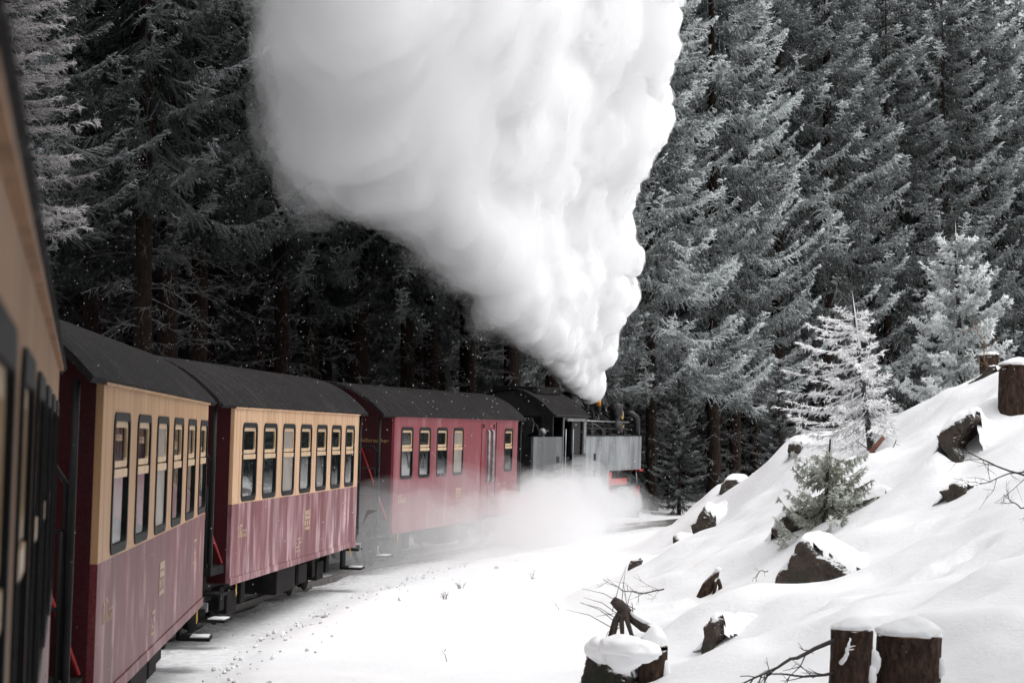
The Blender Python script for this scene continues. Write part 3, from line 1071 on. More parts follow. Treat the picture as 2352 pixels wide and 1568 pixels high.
# frame, wheels and motion
for x in (-.42, .42):
    lp('main_frame', MB().box(x - .03, x + .03, a + .4, b - .1, .48, 1.06), 'redframe')
for k in range(5):
    y = a + 2.6 + k * 1.32
    for s in (-1, 1):
        w = lp('driving_wheel', MB().lathe([(.10, -.08), (.14, -.08), (.40, -.045), (.50, -.06), (.50, .03), (.54, .04), (.54, .07), (.1, .07)], (s * .52, y, .50), 'X', 26), 'redframe')
        lp('crank_boss', MB().cyl((s * .60, y, .32), (s * .74, y, .32), .09, 12), 'steel', 0, w)
for s in (-1, 1):
    lp('coupling_rod', MB().box(s * .70 - .02, s * .70 + .02, a + 2.6, a + 2.6 + 4 * 1.32, .27, .37), 'steel')
    lp('connecting_rod', MB().prism([(a + 5.24, .26), (b - 1.9, .56), (b - 1.9, .66), (a + 5.24, .38)], s * .78 - .02, s * .78 + .02, 'X'), 'steel')
    cyl = lp('cylinder', MB().lathe([(.1, b - 1.65), (.30, b - 1.64), (.36, b - 1.6), (.36, b - .85), (.30, b - .80), (.1, b - .78)], (s * .96, 0, .66), 'Y', 24), 'loco_black')
    lp('valve_chest', MB().cyl((s * .92, b - 1.8, 1.12), (s * .92, b - .6, 1.12), .17, 16), 'loco_black', 0, cyl)
    lp('cylinder_cover', MB().lathe([(.31, 0), (.31, .03), (.05, .06)], (s * .96, b - .79, .66), 'Y', 20), 'steel', 0, cyl)
    lp('slide_bar', MB().box(s * .96 - .04, s * .96 + .04, b - 3.1, b - 1.66, .78, .86), 'steel')
    lp('motion_bracket', MB().prism([(a + 7.76, .34), (a + 7.98, .34), (a + 8.0, 1.25), (a + 8.18, 1.40), (a + 8.18, 1.53), (a + 7.76, 1.53)], s * 1.12 - .10, s * 1.12 + .10, 'X'),
       'redframe', .01)
    lp('motion_beam', MB().box(s * 1.12 - .08, s * 1.12 + .08, a + 8.0, b - 1.5, 1.13, 1.32), 'redframe', .01)
    lp('sand_pipe', MB().tube([(s * 1.05, b - 2.5, 1.12), (s * 1.06, b - 2.45, .6), (s * .9, b - 2.35, .15)], .025, 8), 'steel')
    lp('front_step', MB().box(s * .85, s * 1.2, b - .45, b - .2, .42, .45) if s > 0 else MB().box(-1.2, -.85, b - .45, b - .2, .42, .45), 'soot')
    lp('front_lamp', MB().lathe([(.03, 0), (.12, .02), (.13, .16), (.1, .2)], (s * .72, b + .12, 1.24), 'Y', 16), 'loco_black')
    lp('stay_rod', MB().cyl((s * 1.12, b - .10, 1.55), (s * 1.14, b + .06, 1.0), .02, 8), 'steel')
lp('buffer_beam', MB().box(-1.2, 1.2, b + .02, b + .10, .66, 1.06), 'redframe')
lp('front_footplate', MB().box(-1.22, 1.22, b - .02, b + .42, 1.50, 1.56), 'redframe')
lp('rear_beam', MB().box(-1.2, 1.2, a - .08, a, .62, 1.0), 'redframe')
lp('snow_plough', MB().prism([(b + .12, .66), (b + .35, .10), (b + .30, .08), (b + .10, .5)], -1.15, 1.15, 'X'), 'soot')
lp('front_coupler', MB().lathe([(.05, b + .1), (.07, b + .1), (.07, b + .45), (.2, b + .46), (.2, b + .52), (.05, b + .54)], (0, 0, .78), 'Y', 18), 'soot')

# ---------------------------------------------------------------- track
trk = empty('railway_track', (0, 0, 0))
tag(trk, kind='structure')
for off in (-.5, .5):
    pr = [(-.06, -.14), (.06, -.14), (.06, -.125), (.012, -.11), (.012, -.045), (.034, -.035), (.034, 0), (-.034, 0), (-.034, -.035), (-.012, -.045), (-.012, -.11), (-.06, -.125)]
    vs, fs = [], []
    aa = np.linspace(-.35, .95, 260)
    n = len(pr)
    for t in aa:
        for dx, dz in pr:
            vs.append(on_track(t, off + dx, dz))
    for i in range(len(aa) - 1):
        for k in range(n):
            p, q = i * n + k, i * n + (k + 1) % n
            fs.append((p, q, q + n, p + n))
    MB().add(vs, fs).build('rail', M['railsteel'], trk)
slp = MB().box(-.9, .9, -.12, .12, -.26, -.125).mesh('sleeper', M['rust'], .01)
for k in range(70):
    t = .36 + k * .0066
    p = on_track(t)
    link('sleeper', slp, trk, p, (0, 0, -t))

# ---------------------------------------------------------------- rocks, stumps and mounds are laid out first, so that the snow heaps round them
def ico(sub=3):
    bm = bmesh.new()
    bmesh.ops.create_icosphere(bm, subdivisions=sub, radius=1.0)
    return bm


def lumpy(sx, sy, sz, seed, amp=.22, freq=1.6, sub=4, facets=0, rot=(0, 0, 0)):
    """a closed stone-like or snow-like lump"""
    bm = ico(sub)
    rr = random.Random(seed)
    cuts = []
    for _ in range(facets):
        n = Vector((rr.gauss(0, 1), rr.gauss(0, 1), rr.gauss(0, .8))).normalized()
        cuts.append((n, rr.uniform(.55, .82)))
    off = Vector((seed * 3.1, seed * 1.7, seed * .9))
    for v in bm.verts:
        p = v.co.copy()
        for n, d in cuts:
            e = p.dot(n) - d
            if e > 0:
                p -= n * e * .93
        q = p * (1 + amp * noise.fractal(p * freq + off, .9, 2.1, 4))
        v.co = Vector((q.x * sx, q.y * sy, q.z * sz))
    bmesh.ops.rotate(bm, verts=bm.verts, cent=(0, 0, 0), matrix=Euler(rot).to_matrix())
    return bm


def bm_obj(bm, name, mats, parent=None, loc=None, rot=None, smooth=True):
    me = bpy.data.meshes.new(name)
    bm.to_mesh(me)
    bm.free()
    me.polygons.foreach_set('use_smooth', [smooth] * len(me.polygons))
    for m in (mats if isinstance(mats, (list, tuple)) else [mats]):
        me.materials.append(m)
    return link(name, me, parent, loc, rot)


def Z5(*a):
    return [(1320.7 + .3043 * x, 1091 + .3043 * y) for x, y in a]


def Z6(*a):
    return [(1722.7 + .293 * x, 746.5 + .293 * y) for x, y in a]


def Z7(*a):
    return [(1722.7 + .2861 * x, 1119.7 + .2861 * y) for x, y in a]


# bare faces of the rocks as seen, with their distance, how deep they reach into the slope, and the snow on their backs
ROCKS = [
    dict(o=Z7((195, 860), (170, 815), (190, 740), (240, 650), (295, 655), (310, 570), (350, 530), (350, 460), (400, 410), (430, 415), (470, 470), (525, 545), (512, 590),
              (545, 555), (600, 565), (680, 620), (760, 680), (820, 705), (890, 740), (860, 850), (560, 900), (330, 900)), d=29.2, deep=.9, thick=.13, seed=5,
         label='largest bare dark boulder mid slope, peaked, with thick snow on its back'),
    dict(o=Z5((940, 1310), (970, 1240), (968, 1140), (1010, 1075), (1070, 1100), (1060, 1160), (1085, 1215), (1025, 1262), (1040, 1330), (1010, 1390), (955, 1440)),
         d=26.6, deep=.7, thick=.10, seed=9, label='narrow upright dark rock with a broad snow mound behind it'),
    dict(o=Z5((865, 375), (915, 355), (940, 290), (965, 240), (1000, 290), (1040, 350), (1020, 430), (970, 500), (930, 545), (898, 490), (878, 430)),
         d=47.0, deep=.9, thick=.14, seed=12, label='upper dark rock of the pair on the slope above the rails'),
    dict(o=Z5((735, 450), (775, 490), (815, 510), (885, 575), (820, 625), (770, 690), (722, 690), (715, 620), (740, 550)),
         d=46.0, deep=.8, thick=.12, seed=14, label='lower dark rock of the pair on the slope above the rails'),
    dict(o=Z5((372, 830), (382, 760), (408, 690), (430, 640), (470, 640), (462, 700), (440, 750), (440, 830)),
         d=42.3, deep=.9, thick=.10, seed=17, label='small dark rock edge at the foot of the snowy bank near the track'),
    dict(o=Z7((150, 340), (200, 400), (255, 405), (380, 305), (560, 245), (720, 240), (850, 238), (965, 215), (1045, 155), (1080, 80), (1050, 58), (930, 92), (800, 118),
              (600, 135), (420, 155), (300, 205), (240, 250)), d=33.6, deep=.8, thick=.17, seed=21,
         label='long low brown rock ledge under the small green spruce'),
    dict(o=Z6((1455, 870), (1475, 935), (1530, 1015), (1600, 1095), (1650, 1160), (1672, 1195), (1690, 1110), (1650, 1055), (1575, 960), (1605, 900), (1650, 825), (1700, 785),
              (1750, 740), (1722, 700), (1660, 745), (1560, 795), (1490, 830)), d=33.2, deep=.8, thick=.16, seed=25,
         label='curved dark overhanging rock edge high on the bank under a snow hood'),
    dict(o=Z6((1475, 1300), (1515, 1370), (1600, 1420), (1695, 1320), (1672, 1268), (1600, 1240), (1555, 1250), (1560, 1290)), d=30.8, deep=.5, thick=.07, seed=28,
         label='black hollow rock below the curved overhang'),
    dict(o=[(1652, 1135), (1656, 1112), (1668, 1100), (1690, 1100), (1704, 1112), (1706, 1135)], d=54.0, deep=.6, thick=.14, seed=31,
         label='small snow-capped boulder on the crest of the bank by the forest'),
    dict(o=Z5((30, 1530), (75, 1430), (100, 1340), (150, 1420), (205, 1450), (230, 1290), (262, 1275), (238, 1400), (235, 1480), (330, 1500), (410, 1525), (440, 1740), (50, 1740)),
         d=24.0, deep=.5, thick=.12, seed=35, mat='moss', label='mossy dark boulder at the bottom edge, heaped with snow'),
    dict(o=[(2222, 895), (2226, 878), (2250, 862), (2272, 838), (2284, 840), (2270, 862), (2252, 885), (2236, 900)], d=39.5, deep=.5, thick=.03, seed=41, mat='moss',
         label='mossy log end on the crest of the bank beside the stump'),
    dict(o=[(1808, 1040), (1810, 1022), (1822, 1012), (1836, 1018), (1836, 1040)], d=46.5, deep=.4, thick=.07, seed=44,
         label='little brown rock under the white sapling on the bank crest'),
]
STUMPS = [
    dict(x0=1905, x1=2005, top=1450, bot=1600, d=19.9, seed=1, cap=.085, label='left stump of the cut pair, with a dead branch reaching out of it'),
    dict(x0=2010, x1=2165, top=1462, bot=1630, d=20.1, seed=2, cap=.13, label='thicker right stump of the cut pair at the bottom edge'),
    dict(x0=2300, x1=2385, top=838, bot=948, d=34.0, seed=3, cap=.10, label='tall brown stump with a white snow cap high on the bank'),
    dict(x0=2256, x1=2302, top=815, bot=850, d=41.0, seed=4, cap=.05, label='low far stump on the crest of the bank'),
    dict(x0=1462, x1=1530, top=1484, bot=1600, d=24.0, seed=5, cap=.16, label='brown stump under a snow cushion beside the mossy boulder'),
]
for r in ROCKS:
    r['pts'] = [at(x, y, r['d']) for x, y in r['o']]
    r['c'] = sum(r['pts'], Vector()) / len(r['pts'])
for s in STUMPS:
    c = at((s['x0'] + s['x1']) / 2, s['top'], s['d'])
    s['c'] = c
    s['r'] = (s['x1'] - s['x0']) / 2 * s['d'] / FPX
# heaps of snow that bury their upslope sides
for (px, py, d, mr, mh) in ((1690, 1445, 28.0, 1.1, .28), (1935, 1285, 30.9, 1.0, .22), (1640, 1190, 48.2, 1.0, .22), (2260, 1010, 34.6, 1.1, .45),
                            (1475, 1300, 43.6, 1.0, .18), (1960, 1160, 36.0, 1.2, .10), (1420, 1520, 25.2, .9, .10), (2260, 1240, 26.0, 1.2, .12),
                            (2050, 1300, 28.0, 1.5, .12), (2300, 1400, 21.5, 1.0, .14), (1780, 1480, 24.5, .9, .10)):
    p = at(px, py, d)
    MOUNDS.append((p.x, p.y, mr, mh))

rr = random.Random(14)
for k in range(34):                                   # the track of an animal across the slope
    t = k / 33
    p = at(2020 + 245 * t + rr.gauss(0, 3), 1398 - 68 * t + rr.gauss(0, 3), 25.5 + .8 * t)
    MOUNDS.append((p.x + rr.gauss(0, .05), p.y + rr.gauss(0, .12), rr.uniform(.10, .17), -rr.uniform(.04, .09)))
for k in range(46):
    p = at(rr.uniform(1480, 2352), rr.uniform(1000, 1500), rr.uniform(22, 50))
    MOUNDS.append((p.x, p.y, rr.uniform(.35, .8), rr.choice((-1, 1, 1)) * rr.uniform(.05, .13)))
for k in range(90):                                   # lumps that fell from boughs, and pits
    p = at(rr.uniform(1500, 2352), rr.uniform(1040, 1568), rr.uniform(20, 45))
    MOUNDS.append((p.x, p.y, rr.uniform(.12, .4), rr.choice((-1, 1, 1)) * rr.uniform(.02, .06)))

# ---------------------------------------------------------------- snow ground: one sheet, fine where the bank is seen
xs = np.concatenate([np.array([-400, -250, -150, -100, -70, -50, -38, -30, -24, -19, -15.5, -13, -11, -9.5, -8.3, -7.4, -6.7]),
                     np.arange(-6.2, 10.5, .10), np.arange(10.6, 16, .35), np.array([17, 19, 22, 26, 31, 37, 44, 52, 62, 75, 90, 110, 140, 180, 250, 400])])
ys = np.concatenate([np.array([-300, -180, -100, -60, -35, -20, -10, -4, 0, 4, 8, 11, 13, 14.5]), np.arange(15.5, 36, .11), np.arange(36, 62, .17),
                     np.arange(62, 82, .35), np.array([83, 85, 88, 92, 97, 103, 110, 118, 128, 140, 155, 175, 200, 240, 300, 400, 600])])
GX, GY = np.meshgrid(xs, ys)
GZ = ground_h(GX, GY)
nx, ny = len(xs), len(ys)
idx = np.arange(nx * ny).reshape(ny, nx)
F = np.stack([idx[:-1, :-1], idx[:-1, 1:], idx[1:, 1:], idx[1:, :-1]], -1).reshape(-1, 4)
V = np.stack([GX, GY, GZ], -1).reshape(-1, 3)
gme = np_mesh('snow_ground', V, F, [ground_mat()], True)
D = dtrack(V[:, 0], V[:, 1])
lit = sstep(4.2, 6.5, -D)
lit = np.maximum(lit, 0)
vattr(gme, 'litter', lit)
ahead = sstep(68, 74, V[:, 1])
ash = np.clip(sstep(2.25, 1.4, np.abs(D)) * (1 - ahead) * .26 + sstep(1.2, .6, np.abs(D)) * .5 * (1 - ahead), 0, 1)
vattr(gme, 'ash', ash)
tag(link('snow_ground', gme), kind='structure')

# small frozen lumps and ballast thrown up beside the train
LV, LF = [], []
rr = random.Random(5)
base = ico(1)
bv = [v.co.copy() for v in base.verts]
bfc = [[v.index for v in f.verts] for f in base.faces]
base.free()
for k in range(260):
    a_ = -.08 + .30 * rr.random() ** 1.8
    off = 1.72 + abs(rr.gauss(0, .34)) if rr.random() < .75 else rr.uniform(1.2, 3.0)
    p = on_track(a_, off)
    s = rr.uniform(.012, .032) * (1.9 if rr.random() < .10 else 1)
    z = gz(p.x, p.y)
    e = Euler((rr.random() * 6, rr.random() * 6, rr.random() * 6)).to_matrix()
    sc = Vector((rr.uniform(.7, 1.3), rr.uniform(.7, 1.3), rr.uniform(.5, .9)))
    n = len(LV)
    for v in bv:
        q = e @ Vector((v.x * sc.x * rr.uniform(.8, 1.15), v.y * sc.y, v.z * sc.z)) * s
        LV.append((p.x + q.x, p.y + q.y, z + q.z + s * .35))
    LF += [[i + n for i in f] for f in bfc]
m, nt, b_, _ = new_mat('frozen_lumps')
b_.inputs['Roughness'].default_value = .8
nt.links.new(snow_on(nt, mix(nt, tex(nt, coords(nt), 3), (.3, .28, .27), (.7, .69, .68)), .6, -.15, .35, 4), b_.inputs['Base Color'])
tag(link('ballast_gravel', np_mesh('ballast_gravel', LV, LF, [m])), kind='stuff')

# ---------------------------------------------------------------- rocks and stumps
from mathutils.bvhtree import BVHTree


def remeshed(bm, voxel, amp, freq, seed, smooth=3):
    me = bpy.data.meshes.new('t')
    bm.to_mesh(me)
    bm.free()
    o = bpy.data.objects.new('t', me)
    COL.objects.link(o)
    md = o.modifiers.new('r', 'REMESH')
    md.mode = 'VOXEL'
    md.voxel_size = voxel
    sm = o.modifiers.new('s', 'SMOOTH')
    sm.iterations = smooth
    bpy.context.view_layer.update()
    me2 = bpy.data.meshes.new_from_object(o.evaluated_get(bpy.context.evaluated_depsgraph_get()))
    bpy.data.objects.remove(o)
    off = Vector((seed * 3.1, seed * 1.7, seed))
    for v in me2.vertices:
        q = v.co * freq + off
        h = noise.fractal(q, .8, 2.1, 5) * .7 - abs(noise.noise(q * .8 + off)) * 1.2 + .3
        v.co += v.normal * h * amp
    me2.update()
    return me2


def blur(a, n):
    k = np.exp(-np.linspace(-2, 2, 2 * n + 1) ** 2)
    k /= k.sum()
    p_ = np.pad(a, n, mode='edge')
    p_ = np.apply_along_axis(lambda v: np.convolve(v, k, 'same'), 0, p_)
    p_ = np.apply_along_axis(lambda v: np.convolve(v, k, 'same'), 1, p_)
    return p_[n:-n, n:-n]


def snow_drape(name, parent, me, c, front_y, thick, seed, spread=.9, lip=.05, mat=None):
    """snow lying over a rock and drifting off its back onto the slope; it ends in a lip above the bare face"""
    bvh = BVHTree.FromPolygons([v.co[:] for v in me.vertices], [p_.vertices[:] for p_ in me.polygons])
    co = np.array([v.co[:] for v in me.vertices])
    x0, x1 = co[:, 0].min() - spread, co[:, 0].max() + spread
    y0, y1 = co[:, 1].min() - .15, co[:, 1].max() + spread * 1.3
    st = max(.022, (x1 - x0) / 130)
    gx, gy = np.arange(x0, x1, st), np.arange(y0, y1, st)
    X, Y = np.meshgrid(gx, gy)
    G = ground_h(X + c.x, Y + c.y) - c.z
    Rz = np.full(X.shape, -9.)
    for a in range(X.shape[0]):
        for b in range(X.shape[1]):
            h = bvh.ray_cast(Vector((X[a, b], Y[a, b], 6)), Vector((0, 0, -1)))
            if h[0] is not None:
                Rz[a, b] = h[0].z
    top = np.maximum(Rz, G)
    n = max(2, int(.20 / st))
    S = np.maximum(blur(top, n), blur(np.maximum(Rz, G), max(1, n // 2)) - .02)
    on = blur((Rz > G).astype(float), n)
    nz = vnoise(X + c.x, Y + c.y, 3.2, seed) * .10 + vnoise(X + c.x, Y + c.y, 9., seed + 1) * .05
    S = S + thick * np.clip(on * 1.6, 0, 1) ** .6 * (1 + 1.5 * nz)
    S = np.maximum(S, Rz + .015 + thick * .35)
    S = np.where(Rz > -5, np.minimum(S, Rz + thick * (1.1 + 4 * np.clip((Y - front_y) / .6, 0, 1))), S)
    edge = Y - (front_y + lip + nz * .9)
    m_ = np.clip(edge / (.05 + thick * .5), 0, 1)
    m_ = np.sqrt(1 - (1 - m_) ** 2)
    low = np.minimum(np.where(Rz > -5, Rz - .06, G - .12), G + .5)
    low = np.where(Rz > -5, Rz - .05, G - .15)
    # away from the rock the drape dives under the ground sheet
    bx = np.minimum(np.minimum(X - x0, x1 - X), np.minimum(Y - y0 + .5, y1 - Y))
    fade = sstep(.0, spread * .6, bx)
    Zc = low * (1 - m_) + S * m_
    Zc = np.where(Rz > -5, Zc, np.minimum(Zc, S)) * fade + (G - .10) * (1 - fade)
    Zc = np.where((Zc - G < .012) & (Rz < G), G - .06, Zc)
    ny_, nx_ = X.shape
    ix = np.arange(nx_ * ny_).reshape(ny_, nx_)
    F_ = np.stack([ix[:-1, :-1], ix[:-1, 1:], ix[1:, 1:], ix[1:, :-1]], -1).reshape(-1, 4)
    zz = Zc.ravel()
    gg = G.ravel()
    keep = ((zz - gg)[F_] > -.055).any(1)
    F_ = F_[keep]
    inr = (Rz.ravel() > -5)[F_]
    bad = (inr.any(1) & ~inr.all(1)) & (m_.ravel()[F_].min(1) < .35)      # nothing hangs down the bare face
    zf = zz[F_]
    bad |= ((zf.max(1) - zf.min(1)) > max(.09, thick * .9)) & (Y.ravel()[F_].min(1) < front_y + .25)
    F_ = F_[~bad]
    used = np.unique(F_)
    rm = np.zeros(nx_ * ny_, int)
    rm[used] = np.arange(len(used))
    V_ = np.stack([X.ravel(), Y.ravel(), zz], 1)[used]
    return link(name, np_mesh(name, V_, rm[F_], [M['snow']], True), parent)


for r in ROCKS:
    c, pts_, deep = r['c'], r['pts'], r['deep']
    root = empty('rock', c, (0, 0, 0), r['label'], 'rock', 'rocks sticking out of the snow bank')
    bm = bmesh.new()
    rr = random.Random(r['seed'])
    n = len(pts_)
    loc_ = [p_ - c for p_ in pts_]
    rings = []
    mid = Vector((0, 0, 0))
    for f, s in ((-.02, .93), (.06, 1.0), (.35, .99), (.8, .86), (1.0, .6)):
        ring = []
        for p_ in loc_:
            q = mid.lerp(p_, s)
            ring.append(bm.verts.new((q.x + f * deep * .55, f * deep - .10 * (1 - p_.z) * 0, q.z + f * deep * .02)))
        rings.append(ring)
    for a_, b_r in zip(rings[:-1], rings[1:]):
        for k in range(n):
            bm.faces.new((a_[k], a_[(k + 1) % n], b_r[(k + 1) % n], b_r[k]))
    bm.faces.new(rings[0])
    bm.faces.new(list(reversed(rings[-1])))
    bmesh.ops.recalc_face_normals(bm, faces=bm.faces)
    ext = max((a_ - b_2).length for a_ in loc_ for b_2 in loc_)
    me = remeshed(bm, max(.016, ext / 60), min(.07, .05 * ext + .01), 2.6 / max(.4, ext), r['seed'])
    me.name = 'stone'
    me.materials.clear()
    me.materials.append(M[r.get('mat', 'rock')])
    me.polygons.foreach_set('use_smooth', [False] * len(me.polygons))
    link('stone', me, root)
    snow_drape('snow_cap', root, me, c, .04, r['thick'], r['seed'], .35 + .55 * min(1, ext))


def stump(s):
    rr = random.Random(s['seed'])
    r, d = s['r'], s['d']
    hgt = (s['bot'] - s['top']) * d / FPX + .35
    top = s['c']
    root = empty('tree_stump', (top.x, top.y + r, top.z - hgt), (rr.uniform(-.03, .03), rr.uniform(-.03, .05), 0), s['label'], 'tree stump', 'cut stumps on the snow bank')
    n, m = 40, 22
    vs, fs = [], []
    off = Vector((s['seed'] * 5.3, 0, 0))
    for j in range(m + 1):
        t = j / m
        for k in range(n):
            a = 2 * math.pi * k / n
            e = Vector((math.cos(a), math.sin(a), 0))
            q = r * (.97 + .16 * (1 - t) ** 3 * (1 + .6 * math.sin(3 * a + s['seed'])))
            q *= 1 + .035 * noise.fractal(Vector((e.x * 3, e.y * 3, t * hgt * 2.2)) + off, .8, 2, 4) + .02 * math.sin(9 * a + 3 * t)
            cut = -.075 * (1 if math.cos(a - .25 - s['seed']) > .72 else 0) * (t > .97) + .012 * math.sin(5 * a) * (t > .97)
            vs.append(e * q + Vector((0, 0, hgt * t + cut)))
    for j in range(m):
        for k in range(n):
            a, b = j * n + k, j * n + (k + 1) % n
            fs.append((a, b, b + n, a + n))
    MB().add(vs, fs, True).build('trunk', M['stumpbark'], root)
    MB().lathe([(.02, .0), (r * .96, 0), (r * .955, .012), (.02, .02)], (0, 0, hgt - .008), 'Z', 40).build('cut_face', M['wood'], root)
    cap = lumpy(r * .97, r * .97, s['cap'] * 1.25, s['seed'] + 80, .16, 1.3, 4)
    for v in cap.verts:
        q = min(1, math.hypot(v.co.x, v.co.y) / r)
        v.co.z = s['cap'] * 1.3 * math.copysign((abs(v.co.z) / s['cap'] / 1.25) ** .55, v.co.z) * (.42 + .55 * math.exp(-((v.co.x / r - .2) ** 2 + (v.co.y / r) ** 2) * 1.6))
    for v in cap.verts:
        if v.co.z < 0:
            v.co.z *= .12
    bm_obj(cap, 'snow_cap', M['snow'], root, (0, 0, hgt + .005))
    if s['seed'] in (1, 2, 5):            # snow clinging to the bark on the weather side
        for k in range(2):
            a = rr.uniform(-.4, .7)
            bm_obj(lumpy(.05 + .03 * k, .05, .09 + .05 * rr.random(), 90 + k, .2, 2, 3), 'snow_patch', M['snow'], root,
                   (math.cos(a) * r * .96, -abs(math.sin(a)) * r * .9, hgt * rr.uniform(.35, .8)))
    return root


for s in STUMPS:
    stump(s)
hb_ = next(o for o in bpy.data.objects if o.get('label', '').startswith('mossy dark boulder'))
for px, py, d, sz, sd_2 in ((1446, 1490, 23.68, (.31, .24, .13), 61), (1385, 1492, 23.85, (.19, .22, .13), 62), (1432, 1512, 23.62, (.17, .15, .15), 63)):
    q = at(px, py, d) - hb_.location
    bm_obj(lumpy(*sz, sd_2, .16, 1.5, 4), 'snow_cap', M['snow'], hb_, q, (.1, .15, 0))
# snow lying in the notch between the pair, and the tall shard of a split stump

# ---------------------------------------------------------------- trees
def spikes(P0, P1, r):
    """three-sided tapering shoots from P0 to P1; arrays (n,3), (n,3), (n,)"""
    n = len(P0)
    t = P1 - P0
    t = t / (np.linalg.norm(t, axis=1, keepdims=True) + 1e-9)
    a = np.where(np.abs(t[:, 2:3]) < .85, np.array([[0, 0, 1.]]), np.array([[1., 0, 0]]))
    u = np.cross(t, a)
    u /= np.linalg.norm(u, axis=1, keepdims=True)
    w = np.cross(t, u)
    V = np.empty((n, 4, 3))
    for k in range(3):
        ang = 2 * math.pi * k / 3 + math.pi / 6
        V[:, k] = P0 + (u * math.cos(ang) + w * math.sin(ang)) * np.asarray(r)[:, None]
    V[:, 3] = P1
    F = (np.arange(n)[:, None, None] * 4 + np.array([[0, 1, 3], [1, 2, 3], [2, 0, 3]])[None]).reshape(-1, 3)
    return V.reshape(-1, 3), F


def spruce_mesh(name, H, hb, Rb, seed, mat, step=.72, per=6, dens=1.0, droop=1.0, shoot=(.07, .15), thick=.027, kk=8, fan=1.0, tip_pow=.5, curtain=.48, flag=None):
    """boughs in loose whorls; every bough is a fan of drooping sprays with hanging curtains below, rimed on its upper side and tip"""
    g = np.random.default_rng(seed)
    P0, P1, RR, F0, F1 = [], [], [], [], []

    def put(a, b, r, fa, fb):
        P0.append(a), P1.append(b), RR.append(np.broadcast_to(np.asarray(r, float), (len(a),))), F0.append(fa), F1.append(fb)
    z = hb
    while z < H - .25:
        t = (z - hb) / (H - hb)
        nb = per if t < .9 else 4
        az0 = g.uniform(0, 6.28)
        for k in range(nb):
            az = 2 * math.pi * (k + g.uniform(-.42, .42)) / nb + az0
            L = Rb * ((1 - t) ** tip_pow * g.uniform(.62, 1.12) + .04)
            if flag:                                         # wind-shaped crowns reach out to one side
                L *= 1 + flag[1] * math.cos(az - flag[0])
            zb = z + g.uniform(-.5, .5) * step
            a0 = .20 * t - .38 * droop * (1 - t) + g.uniform(-.16, .10)
            b0 = .20 * (1 - t * .5) * droop + .02
            ns = 9
            s = np.linspace(0, 1, ns)
            rad = L * s
            zz = zb + L * (a0 * s - .20 * droop * (1 - t * .7) * np.sin(s * math.pi) + b0 * s ** 2.2)
            bend = az + .22 * g.uniform(-1, 1) * s
            ax = np.stack([rad * np.cos(bend), rad * np.sin(bend), zz], 1)
            fz = g.uniform(.30, 1.3)                       # some boughs hold more rime than others
            put(ax[:-1], ax[1:] + (ax[1:] - ax[:-1]) * .3, (.035 * (1 - s[:-1] * .7)) * thick / .027, np.full(ns - 1, .1), np.full(ns - 1, .3))
            m = max(6, int(L / .050 * dens))
            u = np.sort(g.uniform(.06, 1.0, m) ** .75)
            j = np.minimum((u * (ns - 1)).astype(int), ns - 2)
            f = (u * (ns - 1) - j)[:, None]
            base = ax[j] * (1 - f) + ax[j + 1] * f
            tan = ax[j + 1] - ax[j]
            tan /= np.linalg.norm(tan, axis=1, keepdims=True)
            side = np.stack([-np.sin(bend[j]), np.cos(bend[j]), np.zeros(m)], 1) * np.where(np.arange(m) % 2, 1, -1)[:, None]
            ln = (.14 + .66 * (1 - u) ** .75 * min(1.25, L / 2.2)) * g.uniform(.55, 1.25, m) * fan
            cur = g.uniform(0, 1, m) < curtain
            hang = np.where(cur, g.uniform(.9, 1.9, m), g.uniform(.05, .5, m)) * (.35 + .65 * droop * (1 - t * .6))
            ln = np.where(cur, ln * .75, ln)
            dr = tan * g.uniform(.45, 1.0, m)[:, None] + side * np.where(cur, g.uniform(.1, .5, m), g.uniform(.6, 1.0, m))[:, None] + np.array([0, 0, -1.]) * hang[:, None]
            dr /= np.linalg.norm(dr, axis=1, keepdims=True)
            mid = base + dr * (ln * .55)[:, None]
            d2 = dr + tan * .25 + np.array([0, 0, -.35]) * hang[:, None] + g.normal(0, .12, (m, 3))
            d2 /= np.linalg.norm(d2, axis=1, keepdims=True)
            end = mid + d2 * (ln * .5)[:, None]
            tipf = (.22 + .88 * u ** 1.2) * fz

            def exposed(p, fac):                        # rime gathers on the upper side of a bough
                d_ = np.interp(np.hypot(p[..., 0], p[..., 1]), rad, zz) - p[..., 2]
                return fac * (.22 + .88 * np.exp(-np.clip(d_, 0, 3) / (.20 * fan + .02)))
            put(base, mid + dr * .03, np.full(m, thick * 1.15), exposed(base, tipf * .6), exposed(mid, tipf * .85))
            put(mid, end, np.full(m, thick), exposed(mid, tipf * .75), exposed(end, tipf * 1.15))
            v = g.uniform(.1, 1.0, (m, kk))
            pb = np.where(v[..., None] < .55, base[:, None] + (mid - base)[:, None] * (v / .55)[..., None], mid[:, None] + (end - mid)[:, None] * ((v - .55) / .45)[..., None])
            dd = d2[:, None] * 1.0 + g.normal(0, .55, (m, kk, 3)) + np.array([0, 0, .05])
            dd /= np.linalg.norm(dd, axis=2, keepdims=True)
            sl = g.uniform(shoot[0], shoot[1], (m, kk, 1)) * (1.15 - .35 * v[..., None])
            pe = pb + dd * sl
            tf = np.repeat(tipf[:, None], kk, 1)
            put(pb.reshape(-1, 3), pe.reshape(-1, 3), np.full(m * kk, thick * .9), exposed(pb, tf * (.55 + .4 * v)).ravel(), exposed(pe, tf * (.95 + .4 * v)).ravel())
        z += step * g.uniform(.75, 1.25) * (1.0 - .45 * t)
    put(np.array([[0, 0, H - .8]]), np.array([[0, 0, H + .2]]), [.03], np.array([.4]), np.array([1.0]))
    V, F = spikes(np.concatenate(P0), np.concatenate(P1), np.concatenate(RR))
    f0, f1 = np.concatenate(F0), np.concatenate(F1)
